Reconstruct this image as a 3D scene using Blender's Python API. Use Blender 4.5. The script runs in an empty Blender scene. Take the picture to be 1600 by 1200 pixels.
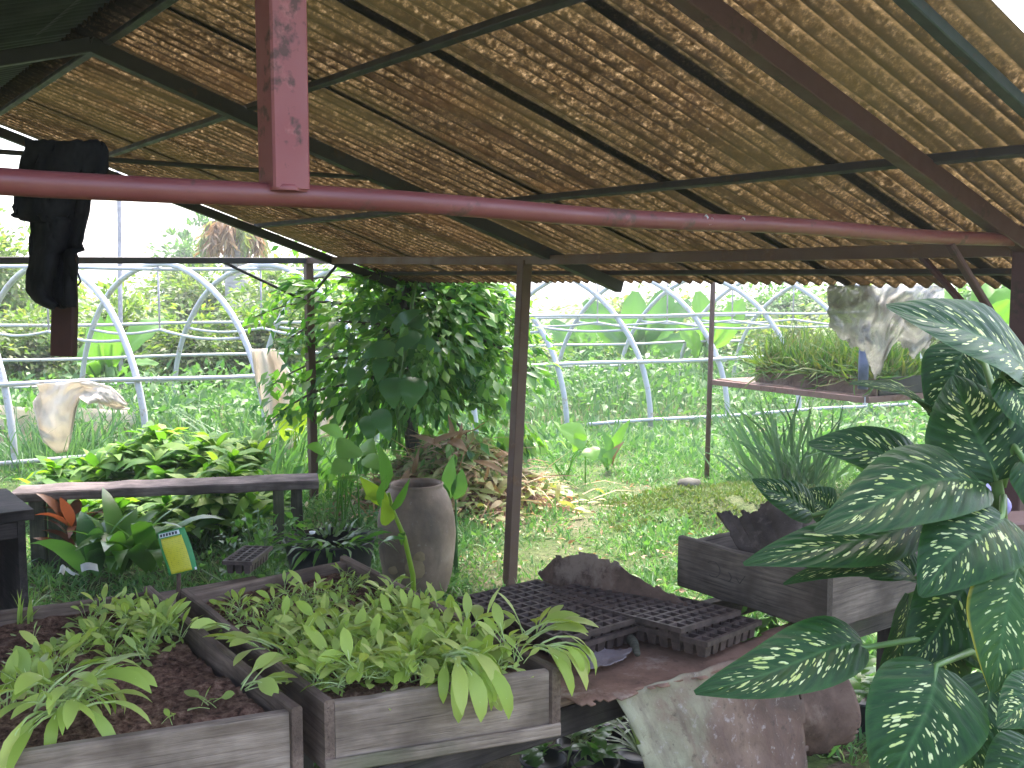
import bpy, math, random
import numpy as np
from mathutils import Vector, Matrix
random.seed(11); rng = np.random.default_rng(11)
R = math.radians
scn = bpy.context.scene
COL = scn.collection
PI = math.pi
GLARE_HAZE = .0028
# ------------------------------------------------------------------ camera
CAM_H, FPX, TILT = 1.65, 1590.0, R(5.3)
cd = bpy.data.cameras.new('camera'); cam = bpy.data.objects.new('camera', cd); COL.objects.link(cam)
cam.location = (0, 0, CAM_H); cam.rotation_euler = (R(90) - TILT, 0, 0)
cd.sensor_width = 36; cd.lens = 36 * FPX / 1600; cd.clip_start = .05; cd.clip_end = 900
scn.camera = cam
CT, ST = math.cos(TILT), math.sin(TILT)
def ray(px, py):
    a, b = (px - 800) / FPX, (600 - py) / FPX
    y = b * ST + CT
    return a / y, (b * CT - ST) / y
def at(px, py, d):
    rx, rz = ray(px, py); return Vector((rx * d, d, CAM_H + rz * d))
def onz(px, py, z=0.):
    rx, rz = ray(px, py); d = (z - CAM_H) / rz
    return Vector((rx * d, d, z))
# building frame: u runs down the roof slope to the eave, s runs along the eave
P0 = Vector((1.70, 3.42, 0)); U = Vector((.804, .595, 0)).normalized(); V = Vector((-U.y, U.x, 0)); Z = Vector((0, 0, 1))
def B(u, s, z=0.): return P0 + U * u + V * s + Z * z
def zroof(u, s): return 1.87 - .334 * u + .011 * s
# ------------------------------------------------------------------ objects
def tag(o, label=None, cat=None, group=None, kind=None):
    if label: o['label'] = label
    if cat: o['category'] = cat
    if group: o['group'] = group
    if kind: o['kind'] = kind
    return o
def thing(name, label, cat, loc=(0, 0, 0), group=None):
    o = bpy.data.objects.new(name, None); COL.objects.link(o); o.location = loc
    o.empty_display_size = .1
    return tag(o, label, cat, group)
def wl(o):
    p = Vector((0, 0, 0))
    while o is not None:
        p = p + o.location; o = o.parent
    return p
class MB:
    def __init__(s): s.v = []; s.f = []; s.uv = []; s.n = 0; s.mi = []
    def add(s, verts, faces, uv=None, mi=0):
        verts = np.asarray(verts, dtype=float).reshape(-1, 3)
        s.v.append(verts)
        for f in faces: s.f.append(tuple(int(i) + s.n for i in f))
        s.mi += [mi] * len(faces)
        s.uv.append(np.zeros((len(verts), 2)) if uv is None else np.asarray(uv, float).reshape(-1, 2))
        s.n += len(verts)
        return s
    def build(s, name, mats, parent=None, smooth=True, origin=None, link=True):
        V_ = np.concatenate(s.v); UV = np.concatenate(s.uv)
        if not isinstance(mats, (list, tuple)): mats = [mats]
        if parent is not None: off = wl(parent)
        else: off = Vector(origin) if origin is not None else Vector((0, 0, 0))
        me = bpy.data.meshes.new(name)
        nl = np.array([len(f) for f in s.f], dtype=np.int32)
        loops = np.fromiter((i for f in s.f for i in f), dtype=np.int32, count=int(nl.sum()))
        me.vertices.add(len(V_)); me.vertices.foreach_set('co', (V_ - np.array(off)).astype(np.float32).ravel())
        me.loops.add(len(loops)); me.loops.foreach_set('vertex_index', loops)
        me.polygons.add(len(nl)); me.polygons.foreach_set('loop_start', np.concatenate([[0], np.cumsum(nl)[:-1]]).astype(np.int32))
        for m in mats: me.materials.append(m)
        if len(mats) > 1: me.polygons.foreach_set('material_index', np.array(s.mi, dtype=np.int32))
        me.polygons.foreach_set('use_smooth', np.full(len(nl), smooth))
        l = me.uv_layers.new(name='UVMap'); l.data.foreach_set('uv', UV[loops].astype(np.float32).ravel())
        me.update(calc_edges=True); me.validate()
        o = bpy.data.objects.new(name, me)
        if link: COL.objects.link(o)
        if parent is not None: o.parent = parent
        else: o.location = off
        return o
def beam_mb(L, w, h, ch=.004, segs=4, jit=0., seed=0, sag=0.):
    """a chamfered bar along local x, centred"""
    r = random.Random(seed); m = MB()
    a, b = w / 2, h / 2; c = min(ch, a * .6, b * .6)
    prof = [(-a + c, -b), (a - c, -b), (a, -b + c), (a, b - c), (a - c, b), (-a + c, b), (-a, b - c), (-a, -b + c)]
    vs = []; fs = []
    for i in range(segs + 1):
        t = i / segs; dy, dz = r.uniform(-jit, jit), r.uniform(-jit, jit)
        sc = 1 + r.uniform(-jit, jit) * 4
        for (y, z) in prof: vs.append((-L / 2 + L * t, y * sc + dy, z * sc + dz - sag * math.sin(PI * t)))
    for i in range(segs):
        for k in range(8):
            a0 = i * 8 + k; a1 = i * 8 + (k + 1) % 8
            fs.append((a0, a0 + 8, a1 + 8, a1))
    fs.append(tuple(range(8))); fs.append(tuple(segs * 8 + k for k in reversed(range(8))))
    m.add(vs, fs); return m
def board(name, p0, p1, w, h, mat, parent=None, up=(0, 0, 1), ch=.004, segs=4, jit=0., seed=None, sag=0.):
    """bar from p0 to p1: w across, h along 'up'; grain runs along local x"""
    p0, p1 = Vector(p0), Vector(p1)
    x = (p1 - p0); L = x.length; x.normalize(); up = Vector(up)
    y = up.cross(x); y.normalize(); z = x.cross(y)
    o = beam_mb(L, w, h, ch, segs, jit, seed if seed is not None else random.random(), sag).build(name, mat, None, smooth=False)
    M = Matrix((x, y, z)).transposed().to_4x4(); c = (p0 + p1) / 2
    if parent is not None: o.parent = parent; M.translation = c - wl(parent)
    else: M.translation = c
    o.matrix_local = M
    return o
def tube(m, pts, r, n=10, caps=True, mi=0):
    pts = [Vector(p) for p in pts]; N = len(pts)
    rr = r if isinstance(r, (list, tuple)) else [r] * N
    vs = []; ref = None
    for i, p in enumerate(pts):
        t = (pts[min(i + 1, N - 1)] - pts[max(i - 1, 0)]).normalized()
        if ref is None:
            ref = Vector((0, 0, 1)) if abs(t.z) < .9 else Vector((1, 0, 0))
        a = t.cross(ref).normalized(); ref = a.cross(t).normalized()
        for k in range(n):
            q = 2 * PI * k / n
            vs.append(p + (a * math.cos(q) + ref * math.sin(q)) * rr[i])
    fs = []
    for i in range(N - 1):
        for k in range(n):
            k2 = (k + 1) % n
            fs.append((i * n + k, i * n + k2, (i + 1) * n + k2, (i + 1) * n + k))
    if caps:
        fs.append(tuple(reversed(range(n)))); fs.append(tuple((N - 1) * n + k for k in range(n)))
    m.add(vs, fs, mi=mi); return m
def lathe(m, prof, c, n=32, wob=0.):
    vs = []; fs = []; c = Vector(c)
    for i, (r, z) in enumerate(prof):
        for k in range(n):
            q = 2 * PI * k / n
            rr = r * (1 + wob * math.sin(3 * q + z * 9) + wob * .6 * math.sin(5 * q + z * 23))
            vs.append(c + Vector((rr * math.cos(q), rr * math.sin(q), z)))
    for i in range(len(prof) - 1):
        for k in range(n):
            k2 = (k + 1) % n
            fs.append((i * n + k, i * n + k2, (i + 1) * n + k2, (i + 1) * n + k))
    m.add(vs, fs); return m
def grid(m, fn, nu, nv, mi=0, keep=None):
    vs = []; uv = []; fs = []
    for j in range(nv + 1):
        for i in range(nu + 1):
            a, b = i / nu, j / nv
            vs.append(fn(a, b)); uv.append((a, b))
    for j in range(nv):
        for i in range(nu):
            if keep and not keep((i + .5) / nu, (j + .5) / nv): continue
            k = j * (nu + 1) + i
            fs.append((k, k + 1, k + nu + 2, k + nu + 1))
    m.add(vs, fs, uv, mi); return m
def slab(m, fn, nu, nv, th, keep=None):
    """a sheet with a real thickness th: top fn, bottom fn - th*normal(z) and closed rims"""
    g = np.array([[fn(i / nu, j / nv) for i in range(nu + 1)] for j in range(nv + 1)], float)
    du = np.gradient(g, axis=1); dv = np.gradient(g, axis=0)
    nn = np.cross(du, dv); nn /= np.linalg.norm(nn, axis=2, keepdims=True) + 1e-9
    top = g.reshape(-1, 3); bot = (g - nn * th).reshape(-1, 3); n = len(top)
    uv = [(i / nu, j / nv) for j in range(nv + 1) for i in range(nu + 1)]
    ok = {(i, j) for j in range(nv) for i in range(nu) if not keep or keep((i + .5) / nu, (j + .5) / nv)}
    fs = []
    for (i, j) in ok:
        k = j * (nu + 1) + i; a, b, c, d = k, k + 1, k + nu + 2, k + nu + 1
        fs += [(a, b, c, d), (n + d, n + c, n + b, n + a)]
        if (i, j - 1) not in ok: fs.append((b, a, n + a, n + b))
        if (i, j + 1) not in ok: fs.append((d, c, n + c, n + d))
        if (i - 1, j) not in ok: fs.append((a, d, n + d, n + a))
        if (i + 1, j) not in ok: fs.append((c, b, n + b, n + c))
    m.add(np.concatenate([top, bot]), fs, uv + uv); return m
# smooth lattice noise for shapes
def _h(i, j, k=0):
    x = math.sin(i * 127.1 + j * 311.7 + k * 74.7) * 43758.5453
    return x - math.floor(x)
def vnoise(x, y, k=0):
    i, j = math.floor(x), math.floor(y); fx, fy = x - i, y - j
    fx = fx * fx * (3 - 2 * fx); fy = fy * fy * (3 - 2 * fy)
    return ((_h(i, j, k) * (1 - fx) + _h(i + 1, j, k) * fx) * (1 - fy) + (_h(i, j + 1, k) * (1 - fx) + _h(i + 1, j + 1, k) * fx) * fy) * 2 - 1
def fbm(x, y, k=0): return vnoise(x, y, k) * .55 + vnoise(x * 2.1, y * 2.1, k + 1) * .28 + vnoise(x * 4.3, y * 4.3, k + 2) * .17
# ------------------------------------------------------------------ leaves
def prof_lance(v): return math.sin(PI * min(1, v ** .85)) ** .9 if 0 < v < 1 else 0
def prof_ovate(v): return (math.sin(PI * v ** .62) ** .75 if 0 < v < 1 else 0)
def prof_spat(v):
    if v >= 1: return 0.05
    if v < .46: return .10 + .10 * v
    t = (v - .46) / .54
    return max(.14, math.sin(PI * (t ** .85) * .97 + .03) ** .7)
def prof_strap(v): return (min(1, v * 6 + .35)) * (1 - max(0, (v - .55) / .45) ** 1.6)
def prof_blade(v): return (.6 + .4 * math.sin(PI * min(v * 1.3, 1))) * (1 - v ** 2.2)
def prof_oblong(v): return 0 if v <= 0 or v >= 1 else min(1, (v * 5) ** .7) * min(1, ((1 - v) * 5) ** .6)
def strip(m, mid, side, nrm, hw, fold=.15, wav=0., wf=4., cols=4, mi=0, seed=0):
    n = len(mid); vs = []; uv = []; fs = []
    for i in range(n):
        v = i / (n - 1)
        for k in range(cols + 1):
            uu = -1 + 2 * k / cols; a = abs(uu)
            w = hw[i]
            off = w * fold * (1.7 * a - 1.25 * a * a) + wav * w * a * a * math.sin(v * wf * 2 * PI + (1.3 if uu > 0 else 0) + seed)
            vs.append(mid[i] + side[i] * (uu * w) + nrm[i] * off); uv.append((uu * .5 + .5, v))
    for i in range(n - 1):
        for k in range(cols):
            q = i * (cols + 1) + k
            fs.append((q, q + 1, q + cols + 2, q + cols + 1))
    m.add(vs, fs, uv, mi)
def curve_leaf(m, base, az, el, L, W, prof, bend=1., segs=7, fold=.2, wav=0., roll=0., cols=2, mi=0, wf=3., floor=None):
    """leaf from base, heading az (from +x), elevation el, bending downwards by 'bend' radians over its length"""
    p = Vector(base); mid = []; sd = []; nr = []; hw = []
    for i in range(segs + 1):
        v = i / segs; e = el - bend * v ** 1.25
        d = Vector((math.cos(e) * math.cos(az), math.cos(e) * math.sin(az), math.sin(e)))
        s = Vector((-math.sin(az), math.cos(az), 0)); nn = s.cross(d) * -1
        c, q = math.cos(roll), math.sin(roll)
        mid.append(p.copy()); sd.append(s * c + nn * q); nr.append(nn * c - s * q); hw.append(W / 2 * prof(v))
        p = p + d * (L / segs)
        if floor is not None and p.z < floor: p.z = floor
    strip(m, mid, sd, nr, hw, fold, wav, wf, cols, mi, seed=az * 7)
T_LEAF = (np.array([(0, 0, 0), (-.5, .42, .10), (.5, .42, .10), (0, .45, 0), (0, 1, -.08)]), [(0, 3, 1), (0, 2, 3), (1, 3, 4), (3, 2, 4)])
T_BLADE = (np.array([(-.5, 0, 0), (.5, 0, 0), (-.42, .5, .03), (.42, .5, .03), (0, 1, -.14)]), [(0, 1, 3, 2), (2, 3, 4)])
T_ARC = (np.array([(-.3, 0, 0), (.3, 0, 0), (-.5, .35, .10), (.5, .35, .10), (-.42, .68, .08), (.42, .68, .08), (0, 1, -.12)]), [(0, 1, 3, 2), (2, 3, 5, 4), (4, 5, 6)])
def unit(a): return a / (np.linalg.norm(a, axis=1, keepdims=True) + 1e-9)
class Scatter:
    """many small leaves gathered into one mesh"""
    def __init__(s, tmpl): s.t = tmpl; s.v = []; s.n = 0
    def add(s, pos, d, nrm, L, W):
        t = s.t[0]; pos = np.asarray(pos, float); d = unit(np.asarray(d, float)); N = len(pos)
        nrm = np.asarray(nrm, float); nrm = unit(nrm - d * np.sum(nrm * d, 1, keepdims=True)); sd = np.cross(d, nrm)
        L = np.broadcast_to(L, (N,))[:, None, None]; W = np.broadcast_to(W, (N,))[:, None, None]
        v = pos[:, None] + sd[:, None] * t[None, :, :1] * W + d[:, None] * t[None, :, 1:2] * L + nrm[:, None] * t[None, :, 2:3] * L
        s.v.append(v.reshape(-1, 3)); s.n += N; return s
    def build(s, name, mats, parent=None, origin=None, smooth=True):
        V_ = np.concatenate(s.v); k = len(s.t[0]); fs = s.t[1]
        off = wl(parent) if parent is not None else Vector(origin if origin is not None else (0, 0, 0))
        nl1 = np.array([len(f) for f in fs]); lp = np.array([i for f in fs for i in f])
        nl = np.tile(nl1, s.n); loops = (np.arange(s.n)[:, None] * k + lp[None]).ravel()
        me = bpy.data.meshes.new(name)
        me.vertices.add(len(V_)); me.vertices.foreach_set('co', (V_ - np.array(off)).astype(np.float32).ravel())
        me.loops.add(len(loops)); me.loops.foreach_set('vertex_index', loops.astype(np.int32))
        me.polygons.add(len(nl)); me.polygons.foreach_set('loop_start', np.concatenate([[0], np.cumsum(nl)[:-1]]).astype(np.int32))
        me.materials.append(mats); me.polygons.foreach_set('use_smooth', np.full(len(nl), smooth))
        me.update(calc_edges=True)
        o = bpy.data.objects.new(name, me); COL.objects.link(o)
        if parent is not None: o.parent = parent
        else: o.location = off
        return o
def rnd_dirs(n, up=0.): 
    d = rng.normal(size=(n, 3)); d[:, 2] += up; return unit(d)
# ------------------------------------------------------------------ materials
class NT:
    def __init__(s, name):
        s.m = bpy.data.materials.new(name); s.m.use_nodes = True; s.t = s.m.node_tree; s.t.nodes.clear()
        s.out = s.n('ShaderNodeOutputMaterial')
    def n(s, typ, **kw):
        nd = s.t.nodes.new(typ)
        for k, v in kw.items():
            if k.startswith('i_'):
                key = k[2:]; key = int(key) if key.isdigit() else key.replace('_', ' ')
                s.put(nd.inputs[key], v)
            else: setattr(nd, k, v)
        return nd
    def put(s, sock, v):
        if isinstance(v, bpy.types.NodeSocket): s.t.links.new(v, sock)
        elif isinstance(v, bpy.types.Node): s.t.links.new(v.outputs[0], sock)
        else: sock.default_value = v
    def coord(s, kind='Object', scale=(1, 1, 1), rnd=True):
        tc = s.n('ShaderNodeTexCoord'); v = tc.outputs[kind]
        mp = s.n('ShaderNodeMapping'); s.put(mp.inputs[0], v); mp.inputs['Scale'].default_value = scale
        if rnd:
            oi = s.n('ShaderNodeObjectInfo'); mu = s.n('ShaderNodeVectorMath', operation='SCALE'); 
            cx = s.n('ShaderNodeCombineXYZ'); s.put(cx.inputs[0], oi.outputs['Random']); s.put(cx.inputs[1], oi.outputs['Random']); s.put(cx.inputs[2], oi.outputs['Random'])
            s.put(mu.inputs[0], cx); s.put(mu.inputs['Scale'], 37.)
            s.put(mp.inputs['Location'], mu)
        return mp.outputs[0]
    def noise(s, vec, scale, detail=4., rough=.55, dist=0.):
        nd = s.n('ShaderNodeTexNoise'); s.put(nd.inputs['Vector'], vec) if vec is not None else None
        nd.inputs['Scale'].default_value = scale; nd.inputs['Detail'].default_value = detail; nd.inputs['Roughness'].default_value = rough; nd.inputs['Distortion'].default_value = dist
        return nd.outputs['Fac']
    def ramp(s, fac, stops, interp='LINEAR'):
        nd = s.n('ShaderNodeValToRGB'); e = nd.color_ramp; e.interpolation = interp
        while len(e.elements) < len(stops): e.elements.new(.5)
        for el, (p, c) in zip(e.elements, stops):
            el.position = p; el.color = (c, c, c, 1) if isinstance(c, (int, float)) else (*c, 1)
        s.put(nd.inputs[0], fac); return nd.outputs[0]
    def mix(s, f, a, b, mode='MIX'):
        nd = s.n('ShaderNodeMix', data_type='RGBA', blend_type=mode)
        s.put(nd.inputs[0], f); s.put(nd.inputs[6], (*a, 1) if isinstance(a, tuple) and len(a) == 3 else a); s.put(nd.inputs[7], (*b, 1) if isinstance(b, tuple) and len(b) == 3 else b)
        return nd.outputs[2]
    def math(s, op, a, b=0., c=None):
        nd = s.n('ShaderNodeMath', operation=op); s.put(nd.inputs[0], a); s.put(nd.inputs[1], b)
        if c is not None: s.put(nd.inputs[2], c)
        return nd.outputs[0]
    def bump(s, h, strength=.3, dist=.01):
        nd = s.n('ShaderNodeBump'); s.put(nd.inputs['Height'], h); nd.inputs['Strength'].default_value = strength; nd.inputs['Distance'].default_value = dist
        return nd.outputs[0]
    def pbr(s, col, rough=.6, metal=0., bump=None, spec=.5):
        p = s.n('ShaderNodeBsdfPrincipled'); s.put(p.inputs['Base Color'], (*col, 1) if isinstance(col, tuple) else col)
        s.put(p.inputs['Roughness'], rough); s.put(p.inputs['Metallic'], metal); p.inputs['Specular IOR Level'].default_value = spec
        if bump is not None: s.put(p.inputs['Normal'], bump)
        return p.outputs[0]
    def end(s, sh): s.put(s.out.inputs[0], sh); return s.m
    def mixs(s, f, a, b):
        nd = s.n('ShaderNodeMixShader'); s.put(nd.inputs[0], f); s.put(nd.inputs[1], a); s.put(nd.inputs[2], b); return nd.outputs[0]

def mat_leaf(name, cols, trans=.4, rough=.45, tcol=None, spec=.4, var=None):
    t = NT(name); g = t.n('ShaderNodeNewGeometry')
    r = g.outputs['Random Per Island']
    n = len(cols); c = t.ramp(r, [(i / max(1, n - 1), cl) for i, cl in enumerate(cols)])
    nz = t.noise(t.coord('Object', rnd=False), 1.3, 2.)
    c = t.mix(t.ramp(nz, [(.3, 0.), (.75, .5)]), c, t.mix(1., c, (1.25, 1.3, .7), 'MULTIPLY'))
    p = t.pbr(c, rough, spec=spec)
    tr = t.n('ShaderNodeBsdfTranslucent'); t.put(tr.inputs[0], t.mix(1., c, tcol or (1.5, 1.7, .5), 'MULTIPLY'))
    return t.end(t.mixs(trans, p, tr))
def mat_wood(name, dark, light, grain=1., stain=None, rough=.8):
    t = NT(name); v = t.coord('Object', (1, 14, 14)); v2 = t.coord('Object', (1, 1, 1))
    n1 = t.noise(v, 6., 6., .65, .3); n2 = t.noise(v2, 5., 4.); v3 = t.coord('Object', (.6, 40, 40)); n3 = t.noise(v3, 5., 3.)
    c = t.ramp(n1, [(.3, dark), (.7, light)])
    c = t.mix(t.ramp(n2, [(.36, .0), (.62, .85)]), c, tuple(x * .55 for x in dark))
    if stain: c = t.mix(t.ramp(t.noise(v2, 2.3, 5., .6), [(.52, 0.), (.72, .7)]), c, stain)
    c = t.mix(t.ramp(n3, [(.28, .75), (.40, 0.)]), c, tuple(x * .3 for x in dark))
    h = t.math('ADD', n1, t.math('MULTIPLY', n3, .8))
    return t.end(t.pbr(c, rough, bump=t.bump(h, .5 * grain, .004), spec=.25))
def mat_paint(name, base, worn, rust=None, rough=.45):
    t = NT(name); v = t.coord('Object'); n1 = t.noise(v, 9., 5., .6); n2 = t.noise(v, 45., 3.); n4 = t.noise(v, 2.4, 3.)
    c = t.mix(t.ramp(n4, [(.35, 0.), (.7, .6)]), base, worn)
    c = t.mix(t.ramp(n1, [(.60, 0.), (.68, .65)]), c, tuple(min(1, x * 1.5 + .03) for x in worn))
    if rust: c = t.mix(t.ramp(t.math('ADD', n1, t.math('MULTIPLY', n2, .35)), [(.76, 0.), (.84, .85)]), c, rust)
    return t.end(t.pbr(c, t.ramp(n1, [(.3, rough - .1), (.7, rough + .2)]), bump=t.bump(n2, .15, .002)))
M = {}
M['red'] = mat_paint('red_oxide_paint', (.19, .048, .048), (.27, .085, .082), (.10, .05, .04), .38)
M['redpost'] = mat_paint('faded_red_paint', (.27, .065, .07), (.35, .115, .12), (.07, .035, .03), .5)
M['redbrown'] = mat_paint('red_brown_paint', (.085, .035, .037), (.11, .05, .045), (.05, .03, .025), .55)
M['steel_dark'] = mat_paint('dark_old_steel', (.028, .027, .03), (.045, .042, .042), (.06, .035, .025), .6)
M['brownsteel'] = mat_paint('brown_rusty_steel', (.11, .060, .048), (.15, .085, .068), (.12, .06, .035), .6)
M['greensteel'] = mat_paint('green_dark_steel', (.022, .034, .03), (.034, .05, .042), (.05, .035, .025), .6)
M['rustframe'] = mat_paint('rusty_frame', (.16, .085, .07), (.22, .13, .11), (.12, .05, .03), .7)
M['galv'] = mat_paint('galvanised_pipe', (.42, .43, .47), (.5, .5, .54), (.3, .25, .2), .4)
M['wood'] = mat_wood('weathered_board', (.19, .135, .10), (.50, .385, .305), 1., (.11, .13, .06))
M['wood_grey'] = mat_wood('dark_grey_board', (.10, .077, .064), (.28, .22, .185), 1.)
M['wood_rim'] = mat_wood('brown_board', (.14, .092, .07), (.36, .255, .20), 1.)
M['wood_dark'] = mat_wood('dark_board', (.045, .036, .032), (.13, .105, .095), 1., (.05, .07, .03))
M['wood_bench'] = mat_wood('bench_board', (.12, .09, .085), (.36, .29, .28), 1.3)
M['wood_leg'] = mat_wood('mossy_leg', (.05, .05, .035), (.17, .155, .12), 1., (.09, .11, .05))
def m_roof():
    t = NT('stained_translucent_sheet')
    uv = t.n('ShaderNodeTexCoord').outputs['UV']
    gen = t.coord('Object', rnd=False)
    vd = t.n('ShaderNodeVectorMath', operation='DOT_PRODUCT'); t.put(vd.inputs[0], gen); vd.inputs[1].default_value = tuple(V)
    ud = t.n('ShaderNodeVectorMath', operation='DOT_PRODUCT'); t.put(ud.inputs[0], gen); ud.inputs[1].default_value = tuple(U)
    su, sv = vd.outputs['Value'], ud.outputs['Value']
    def along(a, b, sc, det=3.):          # noise drawn out along the corrugations
        cx = t.n('ShaderNodeCombineXYZ'); t.put(cx.inputs[0], t.math('MULTIPLY', su, a)); t.put(cx.inputs[1], t.math('MULTIPLY', sv, b))
        return t.noise(cx, sc, det, .6)
    sp = t.noise(gen, 85., 3., .7); sp2 = t.noise(gen, 34., 4., .65)
    big = t.noise(gen, 1.6, 4., .6)
    base = t.ramp(t.math('ADD', t.math('MULTIPLY', sp, .65), t.math('MULTIPLY', sp2, .35)), [(.36, (.006, .004, .002)), (.45, (.027, .019, .009)), (.54, (.085, .061, .030)), (.66, (.30, .235, .145))])
    bandn = along(6.5, .35, 1., 3.)       # every ridge weathered differently
    c = t.mix(t.ramp(bandn, [(.36, .85), (.50, .25), (.62, 0.)]), base, t.mix(.5, base, (.010, .007, .003)))
    c = t.mix(t.ramp(along(30., .9, 1., 2.), [(.40, .8), (.52, 0.)]), c, (.009, .006, .003))
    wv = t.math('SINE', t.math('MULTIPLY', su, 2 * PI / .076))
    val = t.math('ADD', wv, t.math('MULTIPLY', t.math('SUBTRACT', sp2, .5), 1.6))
    c = t.mix(t.ramp(val, [(.0, 0.), (.0, 0.)]) if False else t.ramp(t.math('MULTIPLY', t.math('ADD', val, 1.), .5), [(.05, .92), (.30, .0)]), c, (.008, .006, .003))   # valley silt, plus corrugation shading painted into the colour
    c = t.mix(t.ramp(t.math('MULTIPLY', t.math('ADD', val, 1.), .5), [(.78, .0), (1., .30)]), c, (.30, .22, .11))  # crests lightened, the bright half of the painted corrugation shading
    c = t.mix(t.ramp(big, [(.54, 0.), (.74, .36)]), c, (.055, .030, .012))
    c = t.mix(t.ramp(t.noise(gen, .9, 2.), [(.45, 0.), (.68, .6)]), c, (.030, .028, .010))
    sx = t.n('ShaderNodeSeparateXYZ'); t.put(sx.inputs[0], uv)       # u across the sheet in 0..1: dirt caught in the side laps
    lap = t.ramp(t.math('ADD', t.math('ABSOLUTE', t.math('SUBTRACT', sx.outputs[0], .5)), t.math('MULTIPLY', t.math('SUBTRACT', big, .5), .10)), [(.37, 0.), (.45, .62)])
    c = t.mix(lap, c, (.016, .016, .008))
    c = t.mix(1., c, (.55, .505, .455), 'MULTIPLY')
    # silt and the painted valley shading are both in this colour
    tr = t.n('ShaderNodeBsdfTranslucent'); t.put(tr.inputs[0], c)
    df = t.pbr(t.mix(.5, c, (.05, .05, .03)), .75, spec=.25)
    sh = t.mixs(.68, df, tr)
    # a few rotted-through holes
    geo = t.n('ShaderNodeNewGeometry').outputs['Position']
    hole = None
    for p, r in HOLES:
        d = t.n('ShaderNodeVectorMath', operation='DISTANCE'); t.put(d.inputs[0], geo); d.inputs[1].default_value = p
        k = t.math('LESS_THAN', d.outputs['Value'], r); hole = k if hole is None else t.math('MAXIMUM', hole, k)
    tp = t.n('ShaderNodeBsdfTransparent')
    return t.end(t.mixs(hole, sh, tp))
def on_roof(px, py):
    rx, rz = ray(px, py); lo, hi = .5, 12.
    for _ in range(50):
        d = (lo + hi) / 2; q = Vector((rx * d, d, CAM_H + rz * d)) - P0
        if q.z < zroof(q.dot(U), q.dot(V)): lo = d
        else: hi = d
    return Vector((rx * d, d, CAM_H + rz * d))
HOLES = [(on_roof(1425, 142), .0125), (on_roof(1412, 137), .008), (on_roof(1384, 110), .006), (on_roof(1106, 200), .005), (on_roof(905, 208), .006)]
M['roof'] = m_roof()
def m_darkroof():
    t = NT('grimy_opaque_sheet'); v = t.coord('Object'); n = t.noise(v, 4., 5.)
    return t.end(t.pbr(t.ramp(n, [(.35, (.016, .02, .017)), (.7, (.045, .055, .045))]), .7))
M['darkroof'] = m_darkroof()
def m_soil():
    t = NT('dark_soil'); v = t.coord('Object'); n = t.noise(v, 60., 6., .7); n2 = t.noise(v, 9., 4.); n3 = t.noise(v, 160., 2.)
    c = t.ramp(n, [(.35, (.05, .022, .014)), (.50, (.23, .115, .078)), (.68, (.50, .30, .21))])
    c = t.mix(t.ramp(n2, [(.45, 0.), (.7, .6)]), c, (.085, .044, .030))
    c = t.mix(t.ramp(n3, [(.70, 0.), (.74, .7)]), c, (.40, .29, .23))
    return t.end(t.pbr(c, .9, bump=t.bump(n, 1., .02), spec=.2))
M['soil'] = m_soil()
def m_ground():
    t = NT('turf_and_earth'); v = t.coord('Object', rnd=False); n = t.noise(v, 1.1, 5.); n2 = t.noise(v, 26., 5., .7)
    c = t.ramp(n2, [(.3, (.03, .05, .014)), (.6, (.075, .12, .03)), (.8, (.16, .17, .07))])
    c = t.mix(t.ramp(n, [(.48, 0.), (.66, .7)]), c, t.ramp(n2, [(.3, (.08, .062, .04)), (.7, (.24, .20, .13))]))
    return t.end(t.pbr(c, .9, bump=t.bump(n2, .8, .03), spec=.2))
M['ground'] = m_ground()
def m_dirt():
    t = NT('trodden_earth'); v = t.coord('Object', rnd=False); n = t.noise(v, 22., 6., .7); n2 = t.noise(v, 2., 4.)
    c = t.ramp(n, [(.3, (.03, .022, .015)), (.7, (.12, .09, .065))])
    c = t.mix(t.ramp(n2, [(.45, 0.), (.65, .8)]), c, (.04, .055, .02))
    return t.end(t.pbr(c, .95, bump=t.bump(n, .8, .02), spec=.2))
M['dirt'] = m_dirt()
M['grass'] = mat_leaf('grass_blades', [(.06, .15, .055), (.10, .21, .08), (.16, .27, .12), (.10, .22, .07), (.28, .32, .19)], .35, .45, (1.2, 1.5, .7))
M['grass_tall'] = mat_leaf('tall_grass', [(.06, .14, .06), (.11, .20, .10), (.16, .26, .13)], .35, .4, (1.2, 1.5, .7))
M['weed'] = mat_leaf('weed_leaves', [(.05, .13, .045), (.10, .20, .07), (.16, .26, .10)], .35, .5, (1.2, 1.5, .65))
M['tree_mid'] = mat_leaf('garden_tree_leaves', [(.035, .11, .035), (.06, .16, .05), (.13, .26, .075), (.09, .19, .06), (.20, .32, .10)], .45, .40)
M['tree_dark'] = mat_leaf('dark_tree_leaves', [(.04, .11, .035), (.07, .16, .05), (.13, .25, .075), (.05, .13, .05)], .42, .42)
M['tree_far'] = mat_leaf('far_tree_leaves', [(.06, .11, .04), (.10, .17, .05), (.16, .23, .08), (.20, .21, .10)], .48, .5)
M['tree_pale'] = mat_leaf('pale_tree_leaves', [(.09, .15, .05), (.15, .23, .08), (.22, .27, .12)], .48, .5)
M['shrub'] = mat_leaf('shrub_leaves', [(.05, .13, .025), (.08, .19, .04), (.15, .27, .05), (.24, .34, .09)], .4, .55, None, .25)
M['banana'] = mat_leaf('banana_leaf', [(.08, .19, .045), (.13, .26, .07), (.10, .22, .06)], .45, .38)
M['banana_blue'] = mat_leaf('banana_leaf_pale', [(.07, .16, .07), (.10, .20, .10)], .45, .35)
M['earleaf'] = mat_leaf('pale_ear_leaf', [(.12, .26, .06), (.16, .30, .08), (.10, .22, .06)], .45, .4)
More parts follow.
